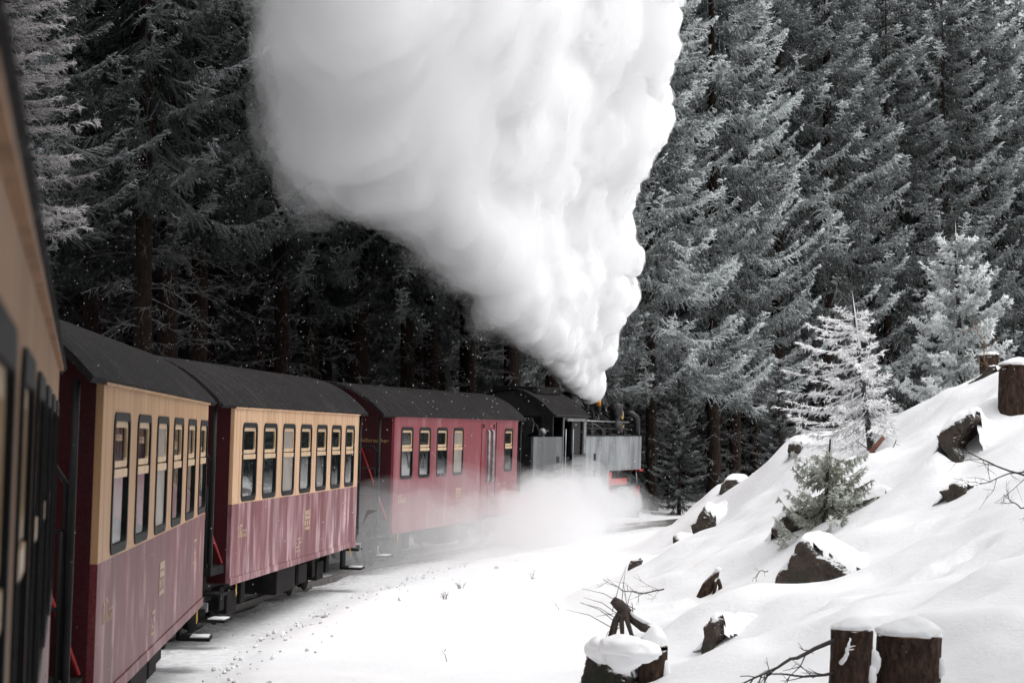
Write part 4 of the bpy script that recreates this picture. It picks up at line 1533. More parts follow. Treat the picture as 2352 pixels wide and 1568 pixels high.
    fr = np.stack([f0, f0, f0, f1], 1).ravel()
    me = np_mesh(name, V, F, [mat])
    vattr(me, 'frost', np.clip(fr, 0, 1.3))
    return me


def trunk_mesh(H, r, seed, mat, lean=.0, n=12):
    rr = random.Random(seed)
    vs, fs = [], []
    hs = [0, .15, .4, .8, 1.5, 2.5, 4, 6, 8.5, 12, 16, 20, 24, 28]
    hs = [h for h in hs if h < H - .1] + [H]
    for h in hs:
        q = r * (1 - h / H) ** .75 + .012
        q *= 1 + .45 * math.exp(-h / .22)
        cx = lean * h * h / H + .03 * math.sin(h * .7 + seed)
        cyy = .03 * math.cos(h * .5 + seed)
        for k in range(n):
            a = 2 * math.pi * k / n
            w = 1 + .05 * noise.noise(Vector((math.cos(a) * 2, math.sin(a) * 2, h + seed)))
            vs.append((cx + q * w * math.cos(a), cyy + q * w * math.sin(a), h))
    for j in range(len(hs) - 1):
        for k in range(n):
            a, b = j * n + k, j * n + (k + 1) % n
            fs.append((a, b, b + n, a + n))
    return MB().add(vs, fs, True).mesh('trunk', mat)


def dead_mesh(hlo, hhi, r, count, seed, lmax=2.4, frost=.5, twigs=5):
    """the bare, brittle branches under a spruce crown"""
    g = np.random.default_rng(seed)
    P0, P1, RR, FF = [], [], [], []
    for k in range(count):
        z = g.uniform(hlo, hhi)
        az = g.uniform(0, 6.283)
        L = g.uniform(.4, 1) * lmax * (.5 + .5 * (z - hlo) / (hhi - hlo))
        p = np.array([math.cos(az), math.sin(az), 0]) * r * .6 + np.array([0, 0, z])
        d = np.array([math.cos(az), math.sin(az), g.uniform(-.25, .2)])
        n = 5
        rad = .016 + .006 * L
        for i in range(n):
            d = d + g.normal(0, .13, 3) + np.array([0, 0, -.05])
            d /= np.linalg.norm(d)
            q = p + d * L / n
            P0.append(p), P1.append(q + d * .1 * L / n), RR.append(rad * (1 - i / n * .75)), FF.append(frost * .5)
            for _ in range(twigs if i else 1):
                if g.random() < .6:
                    e = d * .7 + g.normal(0, .6, 3) + np.array([0, 0, -.2])
                    e /= np.linalg.norm(e)
                    l2 = g.uniform(.15, .55) * (1 - .1 * i)
                    m_ = p + (q - p) * g.random()
                    k1 = m_ + e * l2
                    P0.append(m_), P1.append(k1), RR.append(.008), FF.append(frost)
                    e2 = e + g.normal(0, .4, 3)
                    P0.append(m_ + e * l2 * .5), P1.append(m_ + e * l2 * .5 + e2 * l2 * .4), RR.append(.006), FF.append(frost)
            p = q
    V, F = spikes(np.array(P0), np.array(P1), np.array(RR))
    me = np_mesh('bare_branch', V, F, [M['deadtwig']])
    vattr(me, 'frost', np.repeat(np.array(FF), 4))
    return me


KINDS = []   # (trunk, crown, bare branches, height)
for k, (H, hb, Rb, dr) in enumerate(((24, 6.3, 3.9, 1.5), (26, 8.6, 3.4, 1.4), (23, 6.0, 4.1, 1.3), (25, 9.4, 3.6, 1.3), (23, 2.6, 3.5, 1.2), (19, 1.2, 3.0, 1.0))):
    cr = spruce_mesh('crown', H, hb, Rb, 100 + k, M['needle'], droop=dr)
    tr = trunk_mesh(H, (.24, .27, .22, .25, .21, .18)[k], k, M['bark'])
    de = dead_mesh(.8, hb + .8, .22, int(14 + hb * 7), 300 + k, frost=.35)
    KINDS.append((tr, cr, de, H))

TREES = []
FOREST = 'frosted spruces of the forest along the line'


def tree(kind, x, y, rz, sc, frost, front):
    tr, cr, de, H = KINDS[kind]
    z = gz(x, y) - .08
    root = empty('spruce_tree', (x, y, z), (0, 0, rz))
    root.scale = (sc, sc, sc)
    for nm, me in (('trunk', tr), ('crown', cr), ('bare_branch', de)):
        o = link(nm, me, root)
        if nm != 'trunk':
            fb_ = frost if nm == 'crown' else (1.2 if front else .4)
            o.color = (fb_, fb_, fb_, 1)
            o['kind'] = 'stuff'
    TREES.append((root, x, y, z, front or (2 if dtrack(x, y) > -12 else 0), kind, frost))
    return root


# the forest follows the outside of the curve, from behind the carriages round to the right
pts = []
rt = random.Random(21)


def try_place(a, r, mind):
    x, y = CX - r * math.cos(a), CY + r * math.sin(a)
    if all((x - q[0]) ** 2 + (y - q[1]) ** 2 > mind * mind for q in pts):
        px, py = px_of((x, y, 4))
        if y > 6 and -260 < px < 2620 and (r > 108.8 or a > .33):
            pts.append((x, y, r, a))
            return True
    return False


SEEN = ((455, 109.3), (592, 110.8), (714, 109.6), (748, 112), (826, 108.4), (934, 107.6), (964, 109.6), (990, 108.5), (1010, 111.0), (1072, 107.8), (1268, 107.7),
        (1494, 107.6), (1542, 110.5), (1638, 107.9), (1688, 108.6), (1736, 111.0), (1790, 108.3), (1905, 107.8), (2040, 108.6), (2170, 107.9), (2290, 109), (330, 108.2))
for px, r in SEEN:                                   # the trunks one can tell apart
    for d in np.arange(25, 125, .1):
        q = at(px, 1000, d)
        if RAD - dtrack(q.x, q.y) < r and d > 25.2:
            seen_in = True
        if RAD - dtrack(q.x, q.y) >= r and d > 25 and (px > 1180 or d > 28) and dtrack(at(px, 1000, d - .2).x, at(px, 1000, d - .2).y) > RAD - r:
            pts.append((q.x, q.y, r, math.atan2(q.y - CY, CX - q.x)))
            break
for (r0, r1, n, mind) in ((107.2, 109.6, 500, 2.6), (109.6, 115, 900, 2.5), (115, 128, 1500, 3.0), (128, 146, 1600, 3.7)):
    for _ in range(n):
        try_place(rt.uniform(-.12, 1.05), rt.uniform(r0, r1), mind)
for (x, y, r, a) in pts:
    depth = r - 107
    right = a > .43
    front = depth < 4.2
    if depth > 12:
        kind = rt.choice((0, 2, 4, 4, 5, 5))
    elif front:
        kind = rt.choice((0, 0, 2, 2, 1) if right else (1, 1, 3, 3))
    else:
        kind = rt.choice((0, 1, 2, 3, 4) if right else (1, 3, 3))
    fr = (rt.uniform(.95, 1.6) if right else rt.uniform(.45, .75)) * (1 if depth < 9 else .8)
    qx = px_of((x, y, 6))[0]
    if front and 1400 < qx < 1740:
        fr = 2.6
    if front and 800 < qx < 1300:
        fr = 1.4
    sk = .95 if qx > 2190 else 1.0
    tree(kind, x, y, rt.uniform(0, 6.28), rt.uniform(.90, 1.12) * sk if right else rt.uniform(.80, .98), fr, front)
print('forest trees', len(TREES))
print('crown triangles', [len(k[1].polygons) for k in KINDS])

shade_trees = []  # out-of-view spruces added only to shade the nearest carriages
for x, y, k in ((6.6, 8, 2), (7.4, 12.5, 0), (9.0, 17.5, 2), (7, 3, 0), (9.5, .5, 2), (6.6, -5, 4), (11, -11, 0), (10.5, 9, 2), (7.5, -14, 4), (13.5, 4, 0)):
    shade_trees.append(tree(k, x, y, x, 1.0, .6, False))
    TREES.pop()
for r_, w in zip(shade_trees, ('close by the viewpoint', 'a little ahead of the viewpoint', 'farthest ahead of the viewpoint', 'level with the viewpoint', 'second out from the viewpoint', 'just behind the viewpoint', 'far behind the viewpoint', 'where the bank begins', 'last behind the viewpoint',
                         'outermost by the viewpoint')):
    tag(r_, f'unseen spruce added for shade on the right of the line, {w}', 'tree', 'unseen spruces added beside the viewpoint for shade')

# every tree of the front row gets its own words, the rows behind share theirs
SEG = [(300, 'behind the nearest carriages'), (500, 'above the roof of the six-window carriage'), (845, 'above the roof of the seven-window carriage'),
       (1110, 'above the roof of the red luggage van'), (1290, 'behind the locomotive cab'), (1475, 'behind the locomotive boiler'),
       (1650, 'beside the open rails ahead of the locomotive'), (1830, 'behind the left crest of the snow bank'),
       (2050, 'behind the white sapling on the bank'), (2270, 'behind the frosted young spruce on the bank'), (9999, 'behind the stumps on the bank crest')]
ORD = ['first', 'second', 'third', 'fourth', 'fifth', 'sixth', 'seventh', 'eighth', 'ninth', 'tenth', 'eleventh', 'twelfth']
buckets = {}
for t in TREES:
    root, x, y, z, front, kind, fr = t
    px, py = px_of((x, y, 4))
    root['category'] = 'tree'
    root['group'] = FOREST
    if front:
        for lim, words in SEG:
            if px < lim:
                buckets.setdefault((words, front), []).append((px, root, fr))
                break
    else:
        side = 'left of the plume' if px < 1200 else 'right of the plume'
        root['label'] = f'spruce standing deep in the forest {side}, behind the front rows of trunks'
for (words, row_), rows in buckets.items():
    rows.sort(key=lambda q: q[0])
    for k, (px, root, fr) in enumerate(rows):
        look = 'dark' if fr < .45 else 'frosted'
        rw = 'second row ' if row_ == 2 else ''
        root['label'] = f'{look} {rw}spruce {words}, {ORD[min(k, 11)]} from left'

# ---------------------------------------------------------------- single trees on and by the bank
def young_tree(name, pbase, ptop, d, crown_kw, frost, label, mat, trunk_r, bark='twig', lean=0.0, sink=.1, rz=0.0, dead=None, cat='tree'):
    base = at(*pbase, d)
    top = at(*ptop, d)
    H = (top - base).length + sink
    root = empty(name, (base.x, base.y, base.z - sink), (0, (top.x - base.x) / H, rz), label, cat)
    link('trunk', trunk_mesh(H, trunk_r, 4, M[bark], 0, 8), root)
    o = link('crown', spruce_mesh('crown', H, mat=M[mat], **crown_kw), root)
    o.color = (frost,) * 3 + (1,)
    o['kind'] = 'stuff'
    if dead:
        o = link('bare_branch', dead_mesh(*dead), root)
        o.color = (frost,) * 3 + (1,)
        o['kind'] = 'stuff'
    return root


young_tree('young_spruce', (2005, 1022), (1960, 690), 39.0,
           dict(hb=.42, Rb=1.05, seed=501, step=.12, per=5, dens=1.0, droop=.6, shoot=(.05, .10), thick=.0115, tip_pow=.55, kk=5, fan=.52, curtain=.15, flag=(3.3, .62)), 4.5,
           'white rime-covered sapling with a thin dark stem on the bank crest', 'rime_white', .042, dead=(.1, .9, .03, 14, 77, .8, .5, 3))
young_tree('young_spruce', (2215, 905), (2195, 528), 43.5,
           dict(hb=.2, Rb=1.25, seed=502, step=.24, per=7, dens=2.0, droop=1.3, shoot=(.05, .11), thick=.016, tip_pow=.6, kk=8, fan=.55, curtain=.35), 3.0,
           'dense frosted young spruce with a crooked top behind the bank crest', 'needle_pale', .05)
young_tree('small_spruce', (1895, 1214), (1912, 1008), 33.1,
           dict(hb=.10, Rb=.82, seed=503, step=.10, per=6, dens=2.2, droop=1.5, shoot=(.04, .08), thick=.010, tip_pow=.42, kk=7, fan=.42, curtain=.5), 1.5,
           'small greenish spruce with dusted needles leaning over the rock ledge', 'needle_green', .022)
# the rime-white larch at the far left, its trunk hidden by the nearest carriage
young_tree('larch_tree', (-40, 1000), (-5, -300), 33.5,
           dict(hb=3.0, Rb=1.55, seed=504, step=.24, per=6, dens=.9, droop=.3, shoot=(.05, .12), thick=.0075, tip_pow=.25, kk=9, fan=.8, curtain=.3), .55,
           'pinkish white rime-covered larch beside the eaves of the nearest carriage', 'rime', .10, bark='bark')
# low boughs and bushes of the forest edge on the right
for k, (px, py, d, w, fr, lab) in enumerate(((1560, 1170, 79, .85, .55, 'drooping young spruce at the forest edge behind the open rails'),
                                             (1790, 1040, 78, .8, .6, 'drooping young spruce between trunks behind the bank crest'),
                                             (1465, 1120, 84, .7, .35, 'dim young spruce between the trunks just ahead of the locomotive'))):
    p = at(px, py, d)
    root = empty('young_spruce', (p.x, p.y, gz(p.x, p.y) - .05), (0, 0, k), lab, 'tree')
    root.scale = (w * .42, w * .42, w * .34)
    o = link('trunk', KINDS[5][0], root)
    o = link('crown', KINDS[5][1], root)
    o.color = (fr,) * 3 + (1,)
    o['kind'] = 'stuff'


# ---------------------------------------------------------------- bare branches, roots and sticks on the snow
def twig_obj(name, path, r0, label, cat, seed, twigs=8, tl=.35, group=None, mat='twig', spread=.6, down=0.0):
    """a branch along the given points with side twigs that fork once"""
    rr = random.Random(seed)
    P = [Vector(p) for p in path]
    mb = MB()
    n = len(P)
    fine = []
    for i in range(n - 1):
        for k in range(4):
            t = k / 4
            fine.append(P[i].lerp(P[i + 1], t) + Vector((rr.gauss(0, .006), rr.gauss(0, .006), rr.gauss(0, .006))))
    fine.append(P[-1])
    m = len(fine)
    mb.tube(fine, [r0 * (1 - .8 * i / m) for i in range(m)], 6)
    for k in range(twigs):
        i = rr.randrange(1, m - 1)
        t = (fine[i + 1] - fine[i]).normalized()
        d = (t + Vector((rr.gauss(0, spread), rr.gauss(0, spread), rr.gauss(-down, spread)))).normalized()
        L = tl * rr.uniform(.5, 1.2) * (1 - .4 * i / m)
        q = [fine[i]]
        for j in range(3):
            d = (d + Vector((rr.gauss(0, .2), rr.gauss(0, .2), rr.gauss(0, .2)))).normalized()
            q.append(q[-1] + d * L / 3)
        mb.tube(q, [r0 * .35, r0 * .28, r0 * .2, r0 * .1], 4, False)
        for j in (1, 2):
            e = (d + Vector((rr.gauss(0, .7), rr.gauss(0, .7), rr.gauss(0, .7)))).normalized()
            mb.tube([q[j], q[j] + e * L * .4], [r0 * .22, r0 * .08], 4, False)
    o = mb.build(name, M[mat])
    return tag(o, label, cat, group)


G_ = 'bare branches lying on or sticking out of the snow'
d = 20.0
twig_obj('dead_branch', [at(1915, 1470, d), at(1830, 1508, d - .2), at(1770, 1540, d - .4), at(1690, 1575, d - .6)], .020,
         'thick dead branch reaching down from the left stump of the pair', 'branch', 1, 9, .35, G_, down=.3)
twig_obj('dead_branch', [at(1910, 1545, d), at(1850, 1552, d - .2), at(1775, 1545, d - .3), at(1700, 1552, d - .4)], .014,
         'lower thin branch running level out of the left stump', 'branch', 2, 8, .3, G_, down=.2)
twig_obj('broken_branch', [at(1932, 1520, d - .15), at(1945, 1500, d - .3), at(1950, 1478, d - .3), at(1952, 1465, d - .2)], .022,
         'short broken branch stub with snow across the left stump bark', 'branch', 3, 2, .12, G_, 'snow')
twig_obj('dead_branch', [at(2380, 1100, 27), at(2300, 1075, 27.3), at(2240, 1045, 27.6), at(2205, 1030, 27.8)], .014,
         'long bare branch slanting across the snow below the tall stump', 'branch', 4, 7, .5, G_, down=.2)
twig_obj('dead_branch', [at(2390, 1085, 27), at(2320, 1085, 27.2), at(2260, 1112, 27.3), at(2190, 1098, 27.5)], .011,
         'forked bare branch beside the curved rock overhang', 'branch', 5, 6, .5, G_, down=.4)
twig_obj('dead_branch', [at(2385, 1175, 25.5), at(2345, 1165, 25.7), at(2315, 1145, 25.9), at(2305, 1135, 26)], .010,
         'small bare branch at the frame edge under the forked one', 'branch', 6, 6, .3, G_, down=.3)
twig_obj('dead_branch', [at(1525, 1352, 31.5), at(1480, 1362, 31.4), at(1430, 1355, 31.2), at(1385, 1330, 31.0)], .011,
         'dark twiggy branch stretching left above the upturned root', 'branch', 7, 12, .45, G_)
twig_obj('dead_branch', [at(1515, 1300, 38), at(1495, 1318, 37.8), at(1480, 1340, 37.6)], .008,
         'thin twig standing in the snow under the lower rock of the pair', 'branch', 8, 4, .25, G_)
twig_obj('dead_branch', [at(1890, 1395, 27.6), at(1860, 1362, 27.8), at(1825, 1358, 27.7), at(1800, 1375, 27.6)], .010,
         'snow-dusted curved twig in front of the largest boulder', 'branch', 9, 5, .22, G_, down=.3)
twig_obj('dead_branch', [at(1765, 1310, 30.5), at(1745, 1312, 30.4), at(1728, 1335, 30.3)], .007,
         'small drooping twig left of the largest boulder', 'branch', 10, 5, .18, G_, down=.8)
twig_obj('dead_branch', [at(1880, 945, 40), at(1930, 985, 39.8), at(1985, 1002, 39.4)], .008,
         'thin low twig left of the white sapling stem', 'branch', 11, 8, .4, G_, down=.2)
twig_obj('dead_branch', [at(2060, 1010, 37), at(2045, 1040, 37), at(2065, 1062, 36.8)], .008,
         'thin bent stick behind the reddish log', 'branch', 12, 2, .2, G_)
twig_obj('dead_branch', [at(2285, 860, 40), at(2262, 830, 40), at(2258, 785, 40), at(2235, 745, 40)], .014,
         'pale bare shoot rising from the mossy log end on the crest', 'branch', 13, 9, .5, G_, 'wood')
for k, (px, py, d, lab) in enumerate(((1022, 1375, 33, 'left tuft of dry stalks on the flat snow beside the train'),
                                      (1058, 1352, 35, 'larger tuft of dry stalks on the flat snow beside the train'),
                                      (1222, 1330, 37, 'lone tiny dry tuft on the flat snow far from the train'),
                                      (1030, 1520, 26, 'single dry stalk poking out near the bottom of the flat snow'),
                                      (1285, 1400, 32, 'bent straw on the flat snow nearer the bank'))):
    p = on_ground(px, py, 15, 60)
    rr = random.Random(k + 60)
    mb = MB()
    for j in range(9 if k < 2 else 4 if k == 2 else 1):
        e = Vector((rr.gauss(0, .35), rr.gauss(0, .3), 1)).normalized() * rr.uniform(.06, .17)
        q = p + Vector((rr.gauss(0, .03), rr.gauss(0, .03), -.02))
        mb.tube([q, q + e * .6, q + e + Vector((e.x * .5, e.y * .5, -.01))], [.004, .003, .001], 4, False)
        for s in range(3):
            f = q + e * rr.uniform(.4, 1)
            mb.tube([f, f + Vector((rr.gauss(0, .04), rr.gauss(0, .04), rr.gauss(.02, .03)))], [.002, .001], 3, False)
    tag(mb.build('dry_tuft', M['rime'] if k < 2 else M['twig']), lab, 'dry plant', 'dry stalks on the flat snow')

# upturned roots and split wood
p = on_ground(1440, 1462, 20, 60)
root = empty('uprooted_stump', p, (0, 0, 0), 'dark upturned root with spreading legs at the foot of the bank', 'tree root')
mb = MB()
k_ = p.y / FPX
mb.tube([(-.30 * .6, 0, .46), (-.10, 0, .40), (.02, 0, .28), (.20, -.05, .12), (.42, -.1, .04)], [.05, .075, .07, .055, .035], 9)
for e in ((-.18, -.1, -.05), (-.06, -.15, -.08), (.08, -.2, -.06), (-.22, .05, -.02)):
    mb.tube([(-.04, 0, .36), (-.04 + e[0] * .5, e[1] * .5, .2), e], [.05, .032, .022], 7)
mb.build('root_stem', M['rust'], root)
mb = MB()
rr = random.Random(9)
for j in range(15):
    q = Vector((rr.uniform(-.2, .1), rr.uniform(-.1, .1), rr.uniform(.1, .45)))
    d_ = Vector((rr.gauss(-.6, .6), rr.gauss(0, .5), rr.gauss(.15, .35))).normalized()
    L = rr.uniform(.25, .75)
    mb.tube([q, q + d_ * L * .5 + Vector((0, 0, .03)), q + d_ * L + Vector((0, 0, -.04))], [.006, .004, .0015], 4, False)
tag(mb.build('root_fibre', M['twig'], root), kind='stuff')
bm_obj(lumpy(.16, .14, .05, 71, .1, 2, 3), 'snow_cap', M['snow'], root, (.16, 0, .24), (0, .5, 0))

p = on_ground(1628, 1362, 20, 60)
root = empty('broken_stump', p, (0, .15, 0), 'pointed broken stump with root legs on the open slope', 'tree stump')
mb = MB()
mb.tube([(-.08, 0, -.1), (-.02, 0, .1), (.06, 0, .26), (.08, .02, .33)], [.09, .085, .05, .03], 9)
mb.tube([(.07, 0, .26), (.14, -.03, .12), (.16, -.05, -.05)], [.03, .03, .025], 7)
mb.tube([(.07, 0, .24), (.07, -.1, .1), (.05, -.13, -.05)], [.03, .025, .02], 7)
mb.build('root_stem', M['stumpbark'], root)
bm_obj(lumpy(.05, .05, .035, 72, .1, 2, 3), 'snow_cap', M['snow'], root, (.08, .0, .34))

p = at(2012, 1028, 38)
root = empty('fallen_log', p, (0, 0, 0), 'short reddish broken log stuck slantwise in the snow by the sapling', 'log')
MB().tube([(-.22, 0, -.24), (-.05, 0, -.03), (.13, .03, .17)], [.045, .042, .035], 9).build('log_wood', M['redwood'], root)
mb = MB()
for q in ((-.3, 0, .1), (.2, -.1, -.16), (-.05, -.1, -.28)):
    mb.tube([(-.08, 0, -.05), q], [.012, .006], 5)
tag(mb.build('snag_twig', M['twig'], root), kind='stuff')

# ---------------------------------------------------------------- smoke and steam
def vol_mat(name, dens, col=(.97, .97, .975), aniso=0.0):
    m = bpy.data.materials.new(name)
    m.use_nodes = True
    nt = m.node_tree
    for n in list(nt.nodes):
        if n.type != 'OUTPUT_MATERIAL':
            nt.nodes.remove(n)
    v = nt.nodes.new('ShaderNodeVolumePrincipled')
    v.inputs['Color'].default_value = (*col, 1)
    v.inputs['Density'].default_value = dens
    v.inputs['Anisotropy'].default_value = aniso
    nt.links.new(v.outputs[0], nt.nodes['Material Output'].inputs['Volume'])
    m.cycles.homogeneous_volume = True
    return m


def cloud_mesh(name, blobs, voxel, amp, freq, mat, seed=0, smooth=True, soft=5):
    """union of round puffs, remeshed and billowed; blobs: (x, y, z, r)"""
    bm = bmesh.new()
    for x, y, z, r in blobs:
        bmesh.ops.create_icosphere(bm, subdivisions=2, radius=r, matrix=Matrix.Translation((x, y, z)))
    me = bpy.data.meshes.new(name)
    bm.to_mesh(me)
    bm.free()
    o = bpy.data.objects.new(name, me)
    COL.objects.link(o)
    md = o.modifiers.new('r', 'REMESH')
    md.mode = 'VOXEL'
    md.voxel_size = voxel
    sm = o.modifiers.new('s', 'SMOOTH')
    sm.iterations = soft
    sm.factor = .5
    bpy.context.view_layer.update()
    me2 = bpy.data.meshes.new_from_object(o.evaluated_get(bpy.context.evaluated_depsgraph_get()))
    bpy.data.objects.remove(o)
    n = len(me2.vertices)
    co = np.empty(n * 3)
    me2.vertices.foreach_get('co', co)
    co = co.reshape(-1, 3)
    no = np.empty(n * 3)
    me2.vertex_normals.foreach_get('vector', no)
    no = no.reshape(-1, 3)
    off = Vector((seed * 7.1, seed * 3.3, seed))
    h = np.empty(n)
    for i in range(n):
        p = Vector(co[i])
        # billows: rounded bulges parted by creases
        a = 1 - abs(noise.noise(p * freq + off)) * 1.9
        b = 1 - abs(noise.noise(p * freq * 2.3 + off)) * 1.9
        c = 1 - abs(noise.noise(p * freq * 5.1 + off)) * 1.9
        d = noise.noise(p * freq * .45 + off)
        e = 1 - abs(noise.noise(p * freq * 11 + off)) * 1.9
        h[i] = -(.5 - a) * .34 + b * .30 + c * .21 + e * .10 + d * .55
    me2.vertices.foreach_set('co', (co + no * (h * amp)[:, None]).ravel())
    me2.polygons.foreach_set('use_smooth', [smooth] * len(me2.polygons))
    me2.materials.clear()
    me2.materials.append(mat)
    me2.update()
    me2.name = name
    return link(name, me2)


Yk = [-420, -250, -120, 0, 50, 100, 170, 250, 330, 380, 430, 500, 550, 620, 650, 700, 760, 820, 860, 885]
Lk = [690, 665, 650, 630, 612, 600, 618, 650, 685, 735, 830, 925, 995, 1065, 1095, 1130, 1185, 1225, 1290, 1325]
Rk = [1530, 1570, 1555, 1545, 1545, 1538, 1500, 1528, 1512, 1482, 1462, 1446, 1452, 1452, 1446, 1430, 1402, 1384, 1376, 1380]
rp = random.Random(4)
blobs = []
y = 885.0
while y > -420:
    l, r = np.interp(y, Yk, Lk), np.interp(y, Yk, Rk)
    t = (885 - y) / 885
    dr = 68.3 - 4.5 * min(t, 1.5)
    dl = 68.3 - 26.0 * min(t, 1.0) ** .85
    rad = min(.28 + 1.9 * t, 1.75)
    rpx = rad * FPX / dr
    n = max(1, int(round((r - l) / (rpx * .75))))
    for k in range(n + 1):
        u = k / n if n else .5
        d = dl + (dr - dl) * u + rp.uniform(-1, 1) * rad * .7
        R = rad * rp.uniform(.75, 1.12) * (.8 if u in (0, 1) else 1)
        w = R * FPX / d
        px = l + w + (r - l - 2 * w) * u if r - l > 2 * w else (l + r) / 2
        p = at(px, y + rp.uniform(-.4, .4) * rpx * .6, d)
        blobs.append((p.x, p.y, p.z, R, u, t))
        if 0 < u < 1 and rad > .8:                       # depth of the cloud behind its face
            p = at(px, y, d + rad * 1.3)
            blobs.append((p.x, p.y, p.z, R, u, t))
    y -= rpx * .62
y = 850.0
while y > -200:                                       # round lobes along the boiling lee edge
    t = (885 - y) / 885
    R = rp.uniform(.32, .62) * (.45 + .75 * t)
    d = 68.3 - 4.5 * t + rp.uniform(-.5, .3)
    w = R * FPX / d
    p = at(np.interp(y, Yk, Rk) - w * rp.uniform(.25, .75), y, d)
    blobs.append((p.x, p.y, p.z, R, 1.0, t))
    y -= w * rp.uniform(.8, 1.7)
lobes = []
for k in range(70):                                   # and over its near face
    y = rp.uniform(-150, 800)
    t = (885 - y) / 885
    l, r = np.interp(y, Yk, Lk), np.interp(y, Yk, Rk)
    u = rp.uniform(.25, .95)
    rad = min(.28 + 1.9 * t, 1.75)
    d = 68.3 - 21 * min(t, 1) ** .9 + (16.5 * min(t, 1) ** .9) * u - rad * .55
    p = at(l + (r - l) * u, y, d)
    lobes.append((p.x, p.y, p.z, rad * rp.uniform(.35, .65), u, t))
print('puffs', len(blobs))


def scaled(f, more=()):
    out = []
    for x, y, z, R, u, t in blobs + list(more):
        q = f(u, t)
        if q > 0:
            k = min(1, t / .35)
            out.append((x, y, z, R * (max(q, .85) * (1 - k) + q * k)))
    return out


m, nt, b_, _ = new_mat('dense_steam')
b_.inputs['Base Color'].default_value = (.92, .92, .925, 1)
b_.inputs['Roughness'].default_value = 1.0
b_.inputs['Specular IOR Level'].default_value = 0
b_.inputs['Subsurface Weight'].default_value = 0.0
core = cloud_mesh('smoke', scaled(lambda u, t: (.40 + .48 * u ** .7) if (u > .08 or t < .25) else 0), .13, .42, .62, m, 1)
tag(core, kind='stuff')
v1 = cloud_mesh('smoke_veil', scaled(lambda u, t: .80 + .16 * u, lobes), .125, .42, .62, vol_mat('steam_veil', 1.7), 1)
v2 = cloud_mesh('smoke_veil', scaled(lambda u, t: 1.10 - .11 * u, lobes), .20, .42 , .62, vol_mat('thin_steam_veil', .42), 1)
wb = []
for x, y, z, R, u, t in blobs:
    if u == 0 and t > .12:
        for k in range(4):
            q = R * rp.uniform(.18, .5)
            wb.append((x - rp.uniform(.3, .9) * R, y + rp.uniform(-.8, .8) * R, z + rp.uniform(-1.0, .5) * R, q))
v3 = cloud_mesh('smoke_wisp', wb, .12, .45, .9, vol_mat('wisp_steam', .40), 7, soft=4)
v4 = cloud_mesh('smoke_wisp', [(x, y, z, r * 1.5) for x, y, z, r in wb], .16, .5, .7, vol_mat('faint_wisp_steam', .16), 8, soft=4)
for v in (v1, v2, v3, v4):
    v.parent = core
    v['kind'] = 'stuff'

THIN = [(1480, 1200, 69, .42), (1440, 1215, 62, .8), (1350, 1240, 54, .9), (1250, 1262, 48, .8), (1130, 1275, 44, .7), (1000, 1275, 42, .6), (900, 1240, 43.5, .6),
        (1000, 1150, 49, .45), (1100, 1125, 54, .6), (1050, 1190, 48, .6), (950, 1210, 45.5, .5), (1160, 1130, 55, .5), (860, 1250, 41.5, .45)]
MIDS = [(1336, 1122, 54.0, .5), (1300, 1132, 52.0, .45), (1270, 1142, 50.0, .4), (1290, 1120, 59.3, .65), (1340, 1112, 61.5, .65), (1240, 1132, 57.5, .55)]
LOW = [(1310, 1185, 61.0, 1.0), (1250, 1190, 59.2, 1.05), (1375, 1175, 65.0, .85), (1190, 1205, 56.5, .95), (1125, 1212, 54, .85), (1065, 1222, 51, .75),
       (1005, 1232, 48, .62), (950, 1245, 45.5, .50), (1468, 1200, 70.0, .26), (1290, 1140, 60.5, .55), (1350, 1130, 63.5, .45),
       (1340, 1215, 58, .8), (1270, 1225, 55, .8), (1200, 1240, 52, .7), (1120, 1252, 48, .6), (1230, 1120, 58, .4), (1160, 1165, 55, .5), (1080, 1185, 51, .45), (1000, 1200, 47.5, .4), (905, 1255, 43, .35), (880, 1262, 41.5, .3), (960, 1262, 42.5, .35), (1040, 1260, 45, .4)]
lb = []
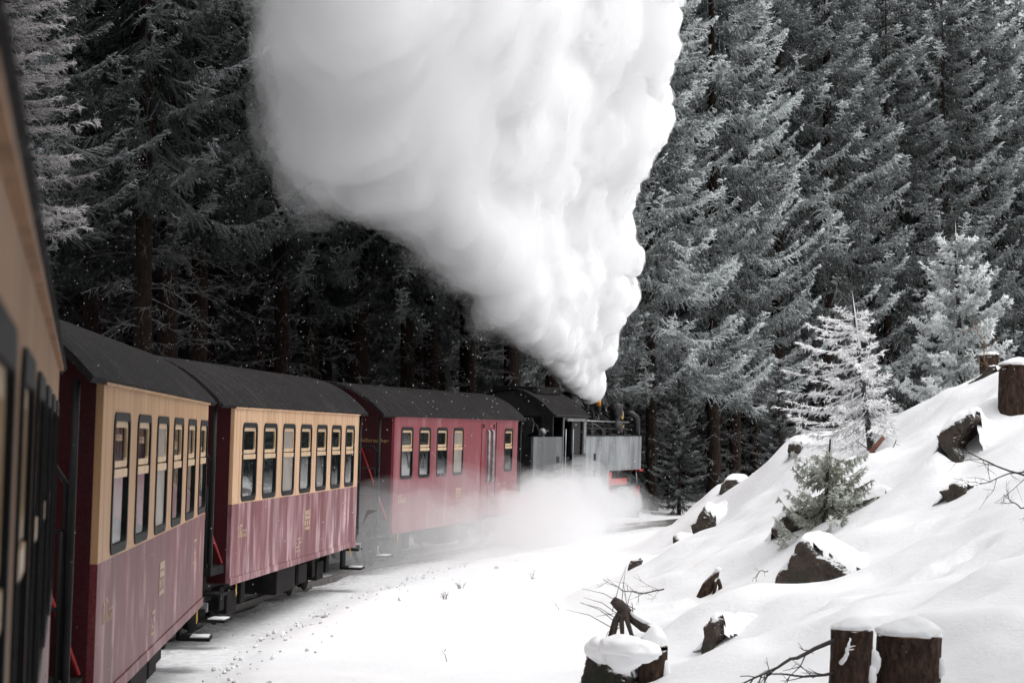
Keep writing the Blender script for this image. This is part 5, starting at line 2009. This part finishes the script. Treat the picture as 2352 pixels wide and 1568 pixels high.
for px, py, d, r in LOW:
    p = at(px, py, d)
    lb.append((p.x, p.y, p.z, r))
    for k in range(3):
        lb.append((p.x + rp.gauss(0, r * .5), p.y + rp.gauss(0, r * .5), p.z + rp.gauss(0, r * .2), r * rp.uniform(.4, .65)))
def pix(L):
    return [(*at(a_, b_2, c_), r_) for a_, b_2, c_, r_ in L]


s1 = cloud_mesh('steam', [(x, y, z, r * .72) for x, y, z, r in lb if y > 54.5], .14, .30, .9, vol_mat('cylinder_steam', .9), 3)
s2 = cloud_mesh('steam_veil', [(x, y, z, r * 1.05) for x, y, z, r in lb + pix(MIDS) if y > 49], .18, .35, .8, vol_mat('thin_cylinder_steam', .30), 4)
s3 = cloud_mesh('steam_veil', [(x, y, z, r * (1.25 if y > 56 else 1.7)) for x, y, z, r in lb + pix(THIN) if y < 66 or r < .43], .24, .45, .6, vol_mat('faint_cylinder_steam', .10), 5)
tag(s1, kind='stuff')
for v in (s2, s3):
    v.parent = s1
    v['kind'] = 'stuff'

# ---------------------------------------------------------------- falling snow
n = 12000
g = np.random.default_rng(8)
dd = 6 + 70 * g.uniform(0, 1, n) ** .55
xx = (g.uniform(-.30, .30, n)) * dd + g.uniform(-1, 1, n)
zz = CAM_Z + g.uniform(-.15, .24, n) * dd
P = np.stack([xx, dd, zz], 1)
ok = zz > .2
ok &= ground_h(xx, dd) < zz
P = P[ok]
n = len(P)
r = g.uniform(.003, .0066, n) * np.clip(P[:, 1] / 34, .3, 1.6)
octo = np.array([[1, 0, 0], [-1, 0, 0], [0, 1, 0], [0, -1, 0], [.25, 0, 1.3], [-.25, 0, -1.3]])
V = (P[:, None] + octo[None] * r[:, None, None]).reshape(-1, 3)
fo = np.array([[0, 2, 4], [2, 1, 4], [1, 3, 4], [3, 0, 4], [2, 0, 5], [1, 2, 5], [3, 1, 5], [0, 3, 5]])
F = (np.arange(n)[:, None, None] * 6 + fo[None]).reshape(-1, 3)
m, nt, b_, _ = new_mat('snow_flake')
b_.inputs['Base Color'].default_value = (.92, .92, .93, 1)
b_.inputs['Roughness'].default_value = .9
tag(link('falling_snow', np_mesh('falling_snow', V, F, [m])), kind='stuff')
